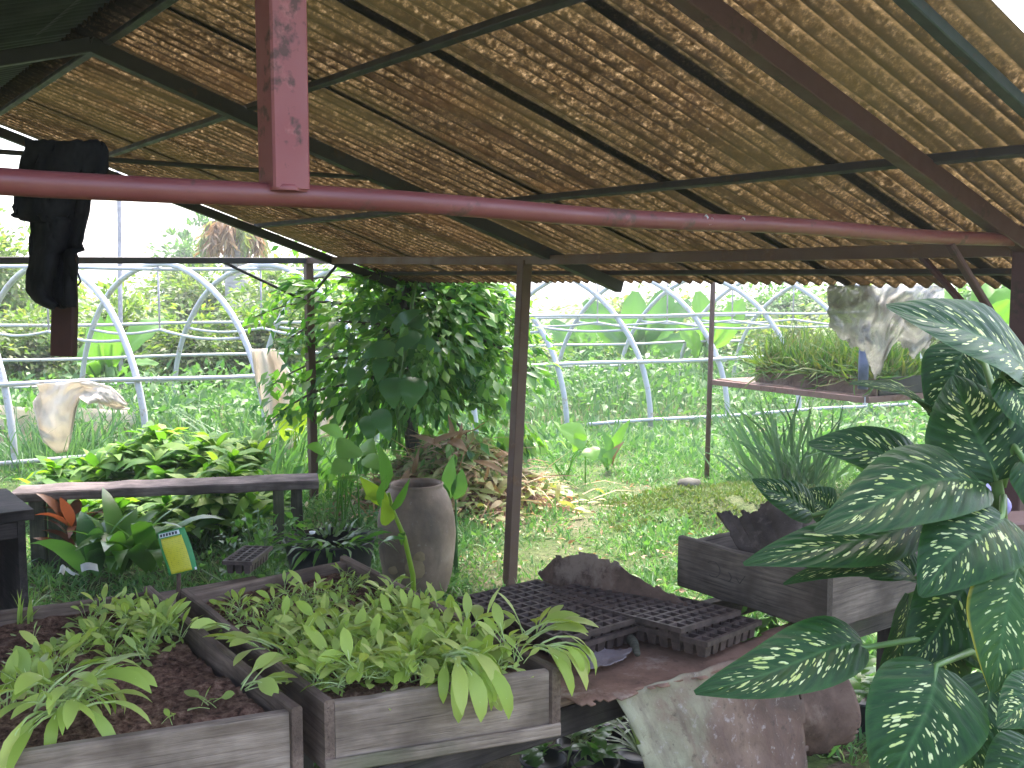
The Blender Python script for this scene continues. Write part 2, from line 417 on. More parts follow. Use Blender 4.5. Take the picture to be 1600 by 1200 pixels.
M['yellowleaf'] = mat_leaf('yellow_green_leaf', [(.20, .30, .04), (.26, .34, .05), (.14, .24, .04)], .45, .4)
M['canna'] = mat_leaf('canna_leaf', [(.05, .15, .04), (.10, .22, .05), (.07, .17, .07)], .4, .35)
M['bigdark'] = mat_leaf('vine_leaf', [(.05, .13, .06), (.08, .18, .085), (.06, .15, .05)], .3, .3)
M['redleaf'] = mat_leaf('red_leaf', [(.14, .04, .03), (.10, .06, .035), (.20, .07, .04), (.06, .07, .03)], .35, .4, (1.6, 1., .6))
M['lettuce'] = mat_leaf('seedling_leaf', [(.30, .40, .08), (.38, .48, .11), (.50, .58, .18), (.35, .45, .12), (.54, .55, .20)], .34, .48, (1.3, 1.5, .5))
M['lettuce_blue'] = mat_leaf('seedling_leaf_dull', [(.26, .34, .10), (.31, .41, .12), (.37, .46, .14)], .32, .42, (1.3, 1.5, .5))
M['petiole'] = mat_leaf('pale_stem', [(.50, .58, .30), (.65, .70, .45)], .3, .4)
M['spider'] = mat_leaf('striped_strap_leaf', [(.10, .17, .07), (.2, .26, .14), (.07, .13, .05)], .3, .4)
M['drygrass'] = mat_leaf('mixed_grass', [(.035, .085, .025), (.055, .12, .03), (.10, .15, .045), (.12, .11, .055)], .28, .65, None, .25)
M['deadleaf'] = mat_leaf('dead_leaf', [(.26, .15, .09), (.42, .27, .17), (.18, .11, .07), (.48, .37, .26)], .25, .6, (1.2, 1., .7))
M['paletrim'] = mat_leaf('garden_cuttings', [(.14, .20, .06), (.24, .28, .11), (.36, .36, .20), (.40, .30, .20)], .25, .6)
M['moss'] = mat_leaf('moss', [(.08, .15, .04), (.13, .19, .055), (.17, .17, .08)], .2, .8)
def m_bark():
    t = NT('bark'); v = t.coord('Object', (6, 6, 1.5)); n = t.noise(v, 6., 6., .65)
    return t.end(t.pbr(t.ramp(n, [(.3, (.03, .025, .02)), (.7, (.16, .135, .11))]), .9, bump=t.bump(n, .8, .02), spec=.2))
M['bark'] = m_bark()
def m_palebark():
    t = NT('pale_trunk'); v = t.coord('Object', (1, 1, 6)); n = t.noise(v, 3., 5., .6)
    return t.end(t.pbr(t.ramp(n, [(.3, (.32, .28, .27)), (.7, (.55, .5, .48))]), .9, bump=t.bump(n, .5, .02), spec=.2))
M['palebark'] = m_palebark()
def m_plain(name, col, rough=.6, var=.35, scale=12., spec=.4, metal=0.):
    t = NT(name); n = t.noise(t.coord('Object'), scale, 5., .6)
    lo = tuple(x * (1 - var) for x in col); hi = tuple(min(1, x * (1 + var)) for x in col)
    return t.end(t.pbr(t.ramp(n, [(.3, lo), (.7, hi)]), rough, metal, t.bump(n, .25, .004), spec))
M['black'] = m_plain('black_plastic', (.014, .014, .017), .45)
M['tray'] = m_plain('dusty_black_plastic', (.078, .053, .046), .65, .55, 30.)
M['cloth'] = m_plain('black_rag', (.012, .012, .014), .95, .4, 18., .1)
M['stub'] = m_plain('dark_red_stub', (.045, .013, .012), .7, .4, 9.)
M['paper'] = m_plain('pale_paper', (.62, .62, .58), .7, .12)
M['stem'] = m_plain('green_stem', (.10, .19, .05), .4, .3)
M['stake'] = m_plain('brown_stake', (.10, .06, .045), .8)
M['string'] = m_plain('dark_cord', (.03, .03, .035), .8)
M['bluepipe'] = m_plain('bluish_pole', (.12, .13, .22), .5)
M['palepole'] = m_plain('pale_pole', (.42, .38, .42), .6)
M['cratewood'] = mat_wood('old_crate_board', (.03, .024, .024), (.115, .09, .09))
M['hollow'] = m_plain('dark_inside', (.012, .010, .009), .9)
def m_clay():
    t = NT('grey_fired_clay'); v = t.coord('Object'); n = t.noise(v, 5., 6., .6); n2 = t.noise(v, 26., 5., .65); n3 = t.noise(t.coord('Object', (3, 3, .7)), 3., 4.)
    c = t.ramp(n, [(.3, (.14, .095, .068)), (.6, (.27, .195, .145)), (.8, (.38, .29, .22))])
    c = t.mix(t.ramp(n3, [(.5, 0.), (.7, .65)]), c, (.085, .07, .055))
    c = t.mix(t.ramp(n2, [(.62, 0.), (.7, .6)]), c, (.33, .29, .24))
    return t.end(t.pbr(c, .65, bump=t.bump(n2, .4, .006), spec=.35))
M['clay'] = m_clay()
def m_rust(name, a, b, c3, pale):
    t = NT(name); v = t.coord('Object'); n = t.noise(v, 7., 6., .65, .4); n2 = t.noise(v, 40., 5., .7); n3 = t.noise(v, 3., 3.)
    c = t.ramp(n, [(.3, a), (.52, b), (.72, c3)])
    c = t.mix(t.ramp(t.math('ADD', n3, t.math('MULTIPLY', n2, .4)), [(.74, 0.), (.86, .8)]), c, pale)
    c = t.mix(t.ramp(n2, [(.25, .7), (.42, 0.)]), c, tuple(x * .4 for x in a))
    return t.end(t.pbr(c, .8, bump=t.bump(n2, .5, .004), spec=.3))
M['rust'] = m_rust('rusted_sheet', (.11, .063, .045), (.24, .135, .095), (.33, .195, .14), (.42, .33, .27))
M['rustdark'] = m_rust('rusted_sheet_dark', (.055, .034, .025), (.14, .085, .062), (.21, .135, .10), (.26, .19, .15))
M['droop'] = m_rust('stained_zinc_sheet', (.12, .07, .062), (.24, .17, .145), (.33, .29, .19), (.45, .42, .31))
def m_droop():
    t = NT('stained_zinc_sheet'); uv = t.n('ShaderNodeTexCoord').outputs['UV']; v = t.coord('Object'); sx = t.n('ShaderNodeSeparateXYZ'); t.put(sx.inputs[0], uv)
    n = t.noise(v, 6., 6., .65, .5); n2 = t.noise(v, 38., 5., .7); n3 = t.noise(t.coord('UV', (9, 1.5, 1)), 1., 4., .65)
    k = t.math('ADD', t.math('MULTIPLY', sx.outputs[0], .55), t.math('MULTIPLY', n, .75))
    c = t.ramp(k, [(.38, (.40, .37, .26)), (.52, (.30, .26, .18)), (.62, (.25, .165, .125)), (.80, (.155, .092, .07)), (.95, (.10, .066, .052))])
    c = t.mix(t.ramp(n3, [(.52, 0.), (.70, .7)]), c, (.13, .085, .075))
    c = t.mix(t.ramp(n2, [(.58, 0.), (.70, .65)]), c, (.48, .42, .40))
    c = t.mix(t.ramp(n2, [(.28, .7), (.42, 0.)]), c, (.07, .05, .04))
    return t.end(t.pbr(c, .75, bump=t.bump(n2, .6, .004), spec=.3))
M['droop'] = m_droop()
M['barkpiece'] = m_rust('rough_bark', (.035, .026, .022), (.075, .056, .048), (.13, .10, .085), (.2, .16, .13))
M['peel'] = m_rust('peeling_lead', (.20, .15, .15), (.30, .25, .26), (.40, .35, .37), (.5, .46, .48))
def m_sheetcloth():
    t = NT('dirty_cream_sheet'); v = t.coord('Object'); n = t.noise(v, 4., 5., .6)
    c = t.ramp(n, [(.3, (.60, .53, .45)), (.7, (.80, .74, .66))])
    p = t.pbr(c, .8, bump=t.bump(t.noise(v, 9., 3.), .4, .02), spec=.2); tr = t.n('ShaderNodeBsdfTranslucent'); t.put(tr.inputs[0], c)
    return t.end(t.mixs(.45, p, tr))
M['cream'] = m_sheetcloth()
def m_film():
    t = NT('clouded_film'); v = t.coord('Object'); n = t.noise(v, 7., 5., .7)
    p = t.pbr(t.ramp(n, [(.3, (.30, .29, .30)), (.7, (.55, .55, .56))]), .35, spec=.5); tp = t.n('ShaderNodeBsdfTransparent')
    return t.end(t.mixs(t.ramp(n, [(.3, .35), (.7, .85)]), tp, p))
M['film'] = m_film()
def m_net():
    t = NT('grey_shade_net'); uv = t.n('ShaderNodeTexCoord').outputs['UV']
    mp = t.n('ShaderNodeMapping'); t.put(mp.inputs[0], uv); mp.inputs['Scale'].default_value = (1, 1, 1)
    n = t.noise(t.coord('Object'), 9., 5., .7); n2 = t.noise(t.coord('Object', (50, 50, 30)), 1., 3., .7)
    p = t.pbr(t.ramp(n, [(.3, (.34, .33, .31)), (.7, (.52, .51, .49))]), .7, spec=.2); tp = t.n('ShaderNodeBsdfTransparent')
    tl = t.n('ShaderNodeBsdfTranslucent'); tl.inputs[0].default_value = (.42, .42, .40, 1); p = t.mixs(.3, p, tl)
    f = t.ramp(t.math('ADD', t.math('MULTIPLY', n, .5), t.math('MULTIPLY', n2, .6)), [(.34, .38), (.60, .86)])
    return t.end(t.mixs(f, tp, p))
M['net'] = m_net()
def m_dief():
    t = NT('spotted_leaf'); uv = t.n('ShaderNodeTexCoord').outputs['UV']; sx = t.n('ShaderNodeSeparateXYZ'); t.put(sx.inputs[0], uv)
    u = t.math('SUBTRACT', sx.outputs[0], .5); au = t.math('ABSOLUTE', u); v = sx.outputs[1]
    w = t.math('SUBTRACT', v, t.math('MULTIPLY', au, .55))            # runs along the side veins
    oi = t.n('ShaderNodeObjectInfo').outputs['Random']
    cx = t.n('ShaderNodeCombineXYZ'); t.put(cx.inputs[0], t.math('MULTIPLY', u, 11.)); t.put(cx.inputs[1], t.math('MULTIPLY', w, 42.)); t.put(cx.inputs[2], t.math('MULTIPLY', oi, 50.))
    dn = t.n('ShaderNodeTexNoise'); t.put(dn.inputs['Vector'], cx); dn.inputs['Scale'].default_value = 1.6; dn.inputs['Detail'].default_value = 3.
    wv = t.n('ShaderNodeVectorMath', operation='MULTIPLY_ADD'); t.put(wv.inputs[0], dn.outputs['Color']); wv.inputs[1].default_value = (.9, .9, 0); t.put(wv.inputs[2], cx)
    vo = t.n('ShaderNodeTexVoronoi'); t.put(vo.inputs['Vector'], wv); vo.inputs['Scale'].default_value = 1.; vo.inputs['Randomness'].default_value = 1.
    sep = t.n('ShaderNodeSeparateColor'); t.put(sep.inputs[0], vo.outputs['Color'])
    patch = t.noise(cx, .28, 2.)
    size = t.math('MULTIPLY', t.math('POWER', sep.outputs[0], 1.3), t.ramp(patch, [(.32, .18), (.55, .85)]))
    band = t.ramp(au, [(.02, .35), (.08, 1.), (.28, .9), (.42, .06)])
    bandv = t.ramp(v, [(.02, .3), (.15, .9), (.8, 1.), (.97, .2)])
    size = t.math('MULTIPLY', t.math('MULTIPLY', size, band), bandv)
    sp = t.math('SUBTRACT', size, vo.outputs['Distance']); sp = t.ramp(sp, [(.0, 0.), (.10, 1.)])
    tone = t.noise(cx, .5, 3.)
    green = t.ramp(tone, [(.3, (.008, .036, .009)), (.7, (.020, .074, .014))])
    green = t.mix(t.ramp(au, [(.0, .55), (.035, 0.)]), green, (.06, .15, .045))
    edge = t.ramp(au, [(.44, 0.), (.5, .5)]); green = t.mix(edge, green, (.04, .11, .02))
    c = t.mix(sp, green, t.mix(sep.outputs[1], (.42, .50, .14), (.62, .66, .36)))
    vein = t.math('SINE', t.math('ADD', t.math('MULTIPLY', w, 62.), t.math('MULTIPLY', tone, 5.))); h = t.math('ADD', t.math('MULTIPLY', vein, .5), t.math('MULTIPLY', tone, 1.2))
    p = t.pbr(c, .36, bump=t.bump(h, .32, .004), spec=.22); tr = t.n('ShaderNodeBsdfTranslucent'); t.put(tr.inputs[0], t.mix(1., c, (1.6, 1.9, .5), 'MULTIPLY'))
    return t.end(t.mixs(.16, p, tr))
M['dief'] = m_dief()
def m_dief_yellow():
    m = M['dief'].copy(); m.name = 'spotted_leaf_yellow_edge'
    for nd in m.node_tree.nodes:
        if nd.type == 'VALTORGB' and abs(nd.color_ramp.elements[0].position - .44) < .001:
            nd.color_ramp.elements[0].position = .452; nd.color_ramp.elements[1].color = (1, 1, 1, 1)
        if nd.type == 'MIX' and abs(nd.inputs[7].default_value[0] - .04) < .001 and abs(nd.inputs[7].default_value[1] - .11) < .001:
            nd.inputs[7].default_value = (.35, .30, .02, 1)
        if nd.type == 'VALTORGB' and abs(nd.color_ramp.elements[0].color[1] - .036) < .001:
            nd.color_ramp.elements[0].color = (.02, .07, .018, 1); nd.color_ramp.elements[1].color = (.05, .12, .025, 1)
    return m
M['dief_y'] = m_dief_yellow()
def m_panel():
    t = NT('printed_yellow'); uv = t.n('ShaderNodeTexCoord').outputs['UV']
    mp = t.n('ShaderNodeMapping'); t.put(mp.inputs[0], uv); mp.inputs['Scale'].default_value = (16, 16, 1)
    br = t.n('ShaderNodeTexBrick'); t.put(br.inputs['Vector'], mp); br.inputs['Scale'].default_value = 1.; br.inputs['Mortar Size'].default_value = .22; br.inputs['Brick Width'].default_value = 1.1; br.inputs['Row Height'].default_value = .8
    br.inputs['Color1'].default_value = (.3, .3, .03, 1); br.inputs['Color2'].default_value = (.42, .40, .03, 1); br.inputs['Mortar'].default_value = (.56, .50, .035, 1)
    n = t.noise(uv, 9., 3.)
    c = t.mix(t.ramp(n, [(.42, 0.), (.55, .75)]), br.outputs[0], (.57, .51, .035))
    return t.end(t.pbr(c, .45))
M['panel'] = m_panel()
M['pk_green'] = m_plain('printed_green', (.05, .27, .09), .4, .15)
M['pk_white'] = m_plain('printed_white', (.66, .68, .70), .45, .08)
M['pk_ink'] = m_plain('printed_ink', (.05, .06, .08), .5, .1)
M['white'] = m_plain('white_flower', (.75, .74, .8), .6, .1)
M['violet'] = m_plain('violet_wrap', (.32, .28, .58), .35, .3)
M['stone'] = m_plain('mossy_stone', (.09, .085, .07), .9, .5, 8.)
# ------------------------------------------------------------------ setting: ground
m = MB()
def gz(x, y):
    q = Vector((x, y, 0)) - P0; u, s = q.dot(U), q.dot(V)
    return 0.025 * fbm(x * .5, y * .5, 3) + (0.0)
xs = np.concatenate([np.linspace(-300, -16, 8), np.linspace(-14, 14, 57), np.linspace(16, 300, 8)])
ys = np.concatenate([np.linspace(-60, -4, 6), np.linspace(-3, 22, 51), np.linspace(26, 500, 10)])
vs = [(x, y, gz(x, y)) for y in ys for x in xs]; nx = len(xs)
m.add(vs, [(j * nx + i, j * nx + i + 1, (j + 1) * nx + i + 1, (j + 1) * nx + i) for j in range(len(ys) - 1) for i in range(nx - 1)])
tag(m.build('ground', M['ground']), kind='structure')
m = MB()
def dirt(a, b):
    u = -5.2 + 5.2 * a; s = -2.2 + 3.9 * b; p = B(u, s); return (p.x, p.y, gz(p.x, p.y) + .006)
grid(m, dirt, 24, 20, keep=lambda a, b: fbm(a * 7, b * 7, 5) * .12 + min(1 - a, 1 - b) > .05)
tag(m.build('earth_floor', M['dirt']), kind='structure')
# ------------------------------------------------------------------ the open shed
shed = thing('open_shed', 'open-sided garden shed with brown see-through corrugated roof and red pipe frame', 'shed', B(0, 0, 0))
RIDGE = -2.30
def sheet_mb(s0, s1, u0, u1, zoff, seed, zf=zroof):
    m = MB(); r = random.Random(seed); ph = r.random() * 6
    ns = int((s1 - s0) / .076 * 6); nu = 14; amp = .015
    e1, e2 = r.uniform(-.03, .03), r.uniform(-.02, .03)
    def fn(a, b):
        u = u0 + e1 * .3 + (u1 + e2 - u0) * b; s = s0 + (s1 - s0) * a
        z = zf(u, s) + zoff + amp * math.sin(2 * PI * s / .076 + .0) + .006 * fbm(u * 1.7, s * 1.3, seed)
        return B(u, s, z)
    grid(m, fn, ns, nu); return m
edges = [-.53, .36, 1.12, 1.89, 2.66, 3.43, 4.2, 5.12]
for k in range(len(edges) - 1):
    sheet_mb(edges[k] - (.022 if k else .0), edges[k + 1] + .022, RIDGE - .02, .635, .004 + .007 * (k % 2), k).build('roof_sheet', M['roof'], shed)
def zroof2(u, s): return zroof(RIDGE, s) - .30 * (RIDGE - u) + .03
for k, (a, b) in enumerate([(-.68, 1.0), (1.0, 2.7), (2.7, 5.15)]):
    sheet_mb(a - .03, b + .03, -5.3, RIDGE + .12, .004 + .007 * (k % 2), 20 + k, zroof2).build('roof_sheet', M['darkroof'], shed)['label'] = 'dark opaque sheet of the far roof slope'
m = MB()   # folded ridge cap
pr = [(-.16, -.05), (0, .035), (.10, .0)]
vs = []; 
for i in range(13):
    s = -.7 + 5.85 * i / 12
    for (du, dz) in pr: vs.append(B(RIDGE + du, s, zroof(RIDGE, s) + .03 + dz))
m.add(vs, [(i * 3 + k, i * 3 + k + 1, i * 3 + k + 4, i * 3 + k + 3) for i in range(12) for k in range(2)])
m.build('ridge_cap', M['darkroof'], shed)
RN = Vector((U.x * .334, U.y * .334, 1)).normalized()
def zr(u, s, d): return zroof(u, s) - d
def rafter(s, ue, mat, w=.045, h=.055, us=RIDGE, d=.066, lab=None):
    o = board('rafter', B(us, s, zr(us, s, d)), B(ue, s, zr(ue, s, d)), w, h, mat, shed, up=RN, ch=.003, segs=6, jit=.0015)
    if lab: o['label'] = lab
rafter(0, .02, M['redbrown'], .05, .06, lab='dark red rafter of the near truss')
rafter(2.52, .50, M['steel_dark'], .055, .06)
rafter(5.06, .52, M['steel_dark'], .05, .055)
rafter(-.42, .48, M['greensteel'], .035, .03, d=.045)
for s_, in [(0,), (2.52,), (5.06,)]:
    board('rafter', B(RIDGE, s_, zroof(RIDGE, s_) - .066), B(-5.2, s_, zroof2(-5.2, s_) - .08), .05, .055, M['steel_dark'], shed, up=RN)
def purlin(u, s0, s1, w=.028, h=.028, mat=None, d=.026, hooks=()):
    o = board('purlin', B(u, s0, zr(u, s0, d)), B(u, s1, zr(u, s1, d)), w, h, mat or M['steel_dark'], shed, up=RN, ch=.003, segs=8, jit=.001)
    for s in hooks:
        mb = MB(); p = B(u, s, zr(u, s, d))
        tube(mb, [p + U * .022 + Z * .03, p + U * .022 - Z * .012, p - Z * .024, p - U * .022 - Z * .012, p - U * .022 + Z * .035], .0035, 6)
        h_ = mb.build('hook_bolt', M['steel_dark'], shed); mw = h_.location.copy()
        h_.parent = o; h_.matrix_parent_inverse = Matrix.Identity(4)
        h_.matrix_local = o.matrix_local.inverted()
    return o
hk = [-.35, .30, 1.05, 1.8, 2.55, 3.3, 4.05, 4.8]
purlin(-.57, -.62, 5.1, hooks=hk); purlin(-1.66, -.62, 5.1, hooks=hk); purlin(.40, -.55, 5.1, .022, .024, d=.022, hooks=hk[1:5])
purlin(RIDGE + .06, -.62, 5.1)
for u in (-2.95, -3.55, -4.3, -5.1):
    board('purlin', B(u, -.65, zroof2(u, 0) - .02), B(u, 5.1, zroof2(u, 5) - .02), .03, .035, M['greensteel'], shed)
# red tie pipe
uL = -3.10; a_ = at(0, 279, 1.575); b_ = at(1590, 377, 3.42)
pa = B(uL, 0, a_.z); pb = B(.0, 0, b_.z); ext = pa + (pa - pb).normalized() * 2.1
m = MB(); N = 24
tube(m, [ext.lerp(pb, i / N) + Z * (.004 * math.sin(i * 1.1)) for i in range(N + 1)], .0212, 20)
o = m.build('tie_pipe', M['red'], shed); o['label'] = 'round red tie pipe across the near truss'
m = MB(); mid = pa.lerp(pb, .64)
for k in range(2):    # a taped joint and a scraped patch of old filler
    pass
# king post
ku = -2.625; kz = pa.lerp(pb, (ku - uL) / -uL).z
board('king_post', B(ku, 0, kz + .012), B(ku, 0, zroof(RIDGE, 0) - .06), .070, .070, M['redpost'], shed, up=V, ch=.004, segs=5)
m = MB(); 
for k in range(22):
    q = 2 * PI * k / 22
lathe(m, [(.040, -.004), (.041, .002), (.038, .006), (.03, .008)], B(ku, 0, kz + .012), 14, .12)
m.build('weld_bead', M['redpost'], shed)
m = MB()
for (px, r) in ((1090, .008), (1097, .006), (1148, .007), (1100, .005), (1143, .005)):
    lat = (px - 800) / FPX; u = (lat * 3.42 - 1.70) / (.804 - .595 * lat); c = B(u, 0, pa.lerp(pb, (u - uL) / -uL).z) + (-V) * .0185 + Z * random.uniform(-.008, .01)
    mm = [c + U * (r * math.cos(q) * random.uniform(.6, 1.2)) + Z * (r * math.sin(q) * random.uniform(.6, 1.2)) - V * .002 for q in [2 * PI * k / 9 for k in range(9)]]
    m.add(mm + [c + V * .01], [(9, (k + 1) % 9, k) for k in range(9)])
m.build('paint_splash', M['pk_white'], shed)
# posts and beams
board('corner_post', B(.03, 0, -.05), B(.03, 0, 1.86), .065, .065, M['redbrown'], shed, up=V)['label'] = 'dark red corner post beside the spotted leaves'
zA = at(1590, 389, 3.42).z; zB = at(820, 407, 5.62).z; zC = at(484, 407, 7.82).z; zD = at(0, 407, 6.53).z
board('eave_beam', B(.0, .03, zA), B(.0, 2.80, zB), .045, .05, M['brownsteel'], shed, segs=5)
board('eave_beam', B(.0, 2.80, zB), B(.0, 5.47, zC), .045, .05, M['brownsteel'], shed, segs=5)
c5 = B(0, 5.47)
f = onz(484, 792, 0); board('post', Vector((c5.x + .01, c5.y, -.03)), Vector((c5.x, c5.y, zC)), .060, .058, M['brownsteel'], shed, up=V)
t820 = B(0, 2.74); f820 = t820 + Vector((-.085, 0, 0))
board('post', Vector((f820.x, f820.y, -.03)), Vector((t820.x, t820.y, zB)), .064, .058, M['brownsteel'], shed, up=V)
board('gable_tie', B(.03, 5.47, zC), B(-5.2, 5.47, zD + (zD - zC) * 1.3), .045, .045, M['steel_dark'], shed, segs=5)
board('post', B(-5.2, 0, -.03), B(-5.2, 0, 1.8), .06, .06, M['redbrown'], shed, up=V)
board('post', B(-5.2, 5.47, -.03), B(-5.2, 5.47, 1.8), .06, .06, M['brownsteel'], shed, up=V)
# braces
def rod(name, a, b, r, mat, n=8, par=None):
    m = MB(); tube(m, [a, Vector(a).lerp(Vector(b), .5), b], r, n); return m.build(name, mat, par or shed)
rod('brace', B(-.72, 5.47, zC - .0), Vector((c5.x, c5.y, at(478, 473, 7.82).z)), .011, M['steel_dark'])
rod('brace', B(0, 4.95, zC - .02), Vector((c5.x, c5.y, at(478, 466, 7.82).z)), .011, M['steel_dark'])
pj = B(.0, 0, 1.40)
board('brace', B(0, .37, zA - .01), pj, .028, .02, M['redbrown'], shed)
board('brace', B(-.44, 0, b_.z - .02), pj + V * -.02, .026, .02, M['redbrown'], shed)
zt_ = at(552, 273, 4.66).z; rod('tie_rod', B((1.87 + .011 * 2.52 - .07 - zt_) / .334, 2.52, zt_), B(-4.9, 2.52, at(0, 225, 3.8).z - .02), .010, M['steel_dark'])
# ------------------------------------------------------------------ plank table carrying beds and trays
table = thing('plank_table', 'low rough plank table carrying the seedling beds and rusty sheets', 'table', B(-1.9, .5, 0))
for s in (.06, 1.0, 1.55):
    board('rail', B(-3.9, s + .04, .615), B(.5 if s < .5 else -2.05, s + .04, .615), .045, .07, M['wood_dark'], table, segs=8, jit=.002)
board('rail', B(-1.2, .46, .615), B(.5, .46, .615), .045, .07, M['wood_dark'], table, segs=8, jit=.002)
for u in (-3.6, -2.14, -.45, .45):
    for s in ((.15, 1.05) if u < -2 else (.15, .46)):
        board('leg', B(u, s, -.02), B(u, s, .58), .06, .06, M['wood_dark'], table, up=V)
for k in range(3):
    board('shelf_plank', B(-3.9, 1.16 + k * .155, .663 + .004 * k), B(-2.08, 1.16 + k * .155, .663 - .003 * k), .145, .022, M['wood_rim'], table, segs=6, jit=.003)
for k in range(4):
    board('shelf_plank', B(-1.93, .155 + k * .158, .662), B(-1.32, .155 + k * .158, .662 + .003 * k), .15, .02, M['wood_rim'], table, segs=4, jit=.003)
# ------------------------------------------------------------------ seedling beds
def bed(label, u0, u1, s0, s1, zt, zb, th=.024, soil_drop=.035, cat='planter box', soilmat=True, name='seed_bed', wm=('wood', 'wood_rim'), over=.03, swap=False):
    t = thing(name, label, cat, B((u0 + u1) / 2, (s0 + s1) / 2, zb))
    zc = (zt + zb) / 2; h = zt - zb
    board('end_board', B(u0, s0 + th / 2, zc), B(u1, s0 + th / 2, zc), th, h, M[wm[0]], t, segs=6, jit=.0015)
    board('end_board', B(u0, s1 - th / 2, zc), B(u1, s1 - th / 2, zc), th, h, M[wm[1]], t, segs=6, jit=.0015)
    for uu in (u0 - th / 2 - .001, u1 + th / 2 + .001):
        board('side_board', B(uu, s0 - over * .3, zc + .006), B(uu, s1 + over, zc + .006), th, h + .008, M[wm[1] if not swap else wm[0]], t, segs=8, jit=.002)
    if soilmat:
        m = MB()
        def so(a, b):
            u = u0 + (u1 - u0) * a; s = s0 + th + (s1 - s0 - 2 * th) * b
            z = zt - soil_drop + .018 * fbm(a * 5, b * 8, 7) + .012 * fbm(a * 17, b * 26, 9) + .008 * vnoise(a * 60, b * 90, 4)
            return B(u, s, z)
        grid(m, so, 60, 80); m.build('soil', M['soil'], t)
    board('floor_board', B(u0, (s0 + s1) / 2, zb + .012), B(u1, (s0 + s1) / 2, zb + .012), s1 - s0 - 2 * th - .004, .018, M['wood_dark'], t)
    return t
ZT = .80
def quad_bed(label, c, zb):
    """bed with corners c = FL, FR, BR, BL (outer rim, xy)"""
    t = thing('seed_bed', label, 'planter box', sum(c, Vector((0, 0, 0))) / 4 * 1.0)
    t.location.z = zb; th = .024; zc = (ZT + zb) / 2; h = ZT - zb
    FL, FR, BR, BL = [Vector((p.x, p.y, 0)) for p in c]; zz = Z * zc
    def inn(p, q, d): return p + (q - p).normalized() * d
    f = (FR - FL).normalized(); nl = Vector((-f.y, f.x, 0))
    board('end_board', inn(FL, FR, th) + nl * th / 2 + zz, inn(FR, FL, th) + nl * th / 2 + zz, th, h, M['wood'], t, segs=6, jit=.0025)
    b = (BR - BL).normalized(); nb_ = Vector((b.y, -b.x, 0))
    board('end_board', inn(BL, BR, th) + nb_ * th / 2 + zz, inn(BR, BL, th) + nb_ * th / 2 + zz, th, h, M['wood_rim'], t, segs=6, jit=.0015)
    for (p, q, sg) in ((FL, BL, 1), (FR, BR, -1)):
        d = (q - p).normalized(); n_ = Vector((d.y, -d.x, 0)) * sg
        board('side_board', p - d * .006 + n_ * th / 2 + zz + Z * .004, q + d * .02 + n_ * th / 2 + zz + Z * .004, th - .001, h + .008, M['wood_rim'], t, segs=8, jit=.002)
    m = MB()
    grid(m, lambda x, y: bedpt(c, .03 + .94 * x, .02 + .96 * y), 70, 90); m.build('soil', M['soil'], t)
    cc = [inn(p, sum([FL, FR, BR, BL], Vector((0, 0, 0))) / 4, .03) for p in (FL, FR, BR, BL)]
    m = MB(); m.add([p + Z * (zb + .02) for p in cc] + [p + Z * (zb + .004) for p in cc], [(0, 1, 2, 3), (7, 6, 5, 4), (0, 4, 5, 1), (1, 5, 6, 2), (2, 6, 7, 3), (3, 7, 4, 0)]); m.build('floor_board', M['wood_dark'], t, smooth=False)
    return t
def bedpt(c, a, b, dz=0.):
    p = c[0].lerp(c[1], a).lerp(c[3].lerp(c[2], a), b)
    z = ZT - .035 + .018 * fbm(a * 5, b * 8, 7) + .012 * fbm(a * 17, b * 26, 9) + .008 * vnoise(a * 60, b * 90, 4)
    return Vector((p.x, p.y, z + dz))
def inv_bed(c, q):
    a, b = .5, .5
    for _ in range(12):
        p = c[0].lerp(c[1], a).lerp(c[3].lerp(c[2], a), b); da = (c[1] - c[0]).lerp(c[2] - c[3], b); db = c[3].lerp(c[2], a) - c[0].lerp(c[1], a)
        r = q - p; det = da.x * db.y - da.y * db.x; a += (r.x * db.y - r.y * db.x) / det; b += (da.x * r.y - da.y * r.x) / det
    return a, b
BED_R = [onz(505, 1101, ZT), onz(873, 1046, ZT), onz(546, 873, ZT), onz(283, 929, ZT)]
fr, fr2, br_, br2 = onz(470, 1108, ZT), onz(200, 1150, ZT), onz(240, 922, ZT), onz(0, 953, ZT)
BED_L = [fr + (fr2 - fr).normalized() * 1.25, fr, br_, br_ + (br2 - br_).normalized() * 1.3]
bed_r = quad_bed('narrow weathered wooden bed crowded with pale green seedlings, in the middle', BED_R, .653)
bed_l = quad_bed('wide wooden bed of dark soil with patchy seedlings, at the left', BED_L, .653)
# nails on the near corners
for (bd, c) in ((bed_r, BED_R), (bed_l, BED_L)):
    d = (c[0] - c[1]).normalized(); n_ = Vector((-d.y, d.x, 0))
    if n_.y > 0: n_ = -n_
    for dz in (.03, .11):
      for q in (c[1] + d * .035 + n_ * .001, c[0] - d * .045 + n_ * .001):
        m = MB(); q.z = .66 + dz; lathe(m, [(.0001, 0), (.004, 0), (.004, .003), (.0001, .0035)], (0, 0, 0), 8)
        o = m.build('nail', M['rust'], bd); o.matrix_local = Matrix.Translation(q - wl(bd)) @ n_.to_track_quat('Z', 'Y').to_matrix().to_4x4()
d = (BED_R[1] - BED_R[0]); n_ = Vector((d.y, -d.x, 0)).normalized()
board('rim_batten', (BED_R[0] + n_ * .008).xy.to_3d() + Z * .668, (BED_R[1] + n_ * .008).xy.to_3d() + Z * .665, .012, .03, M['wood'], bed_r, segs=5, jit=.002)
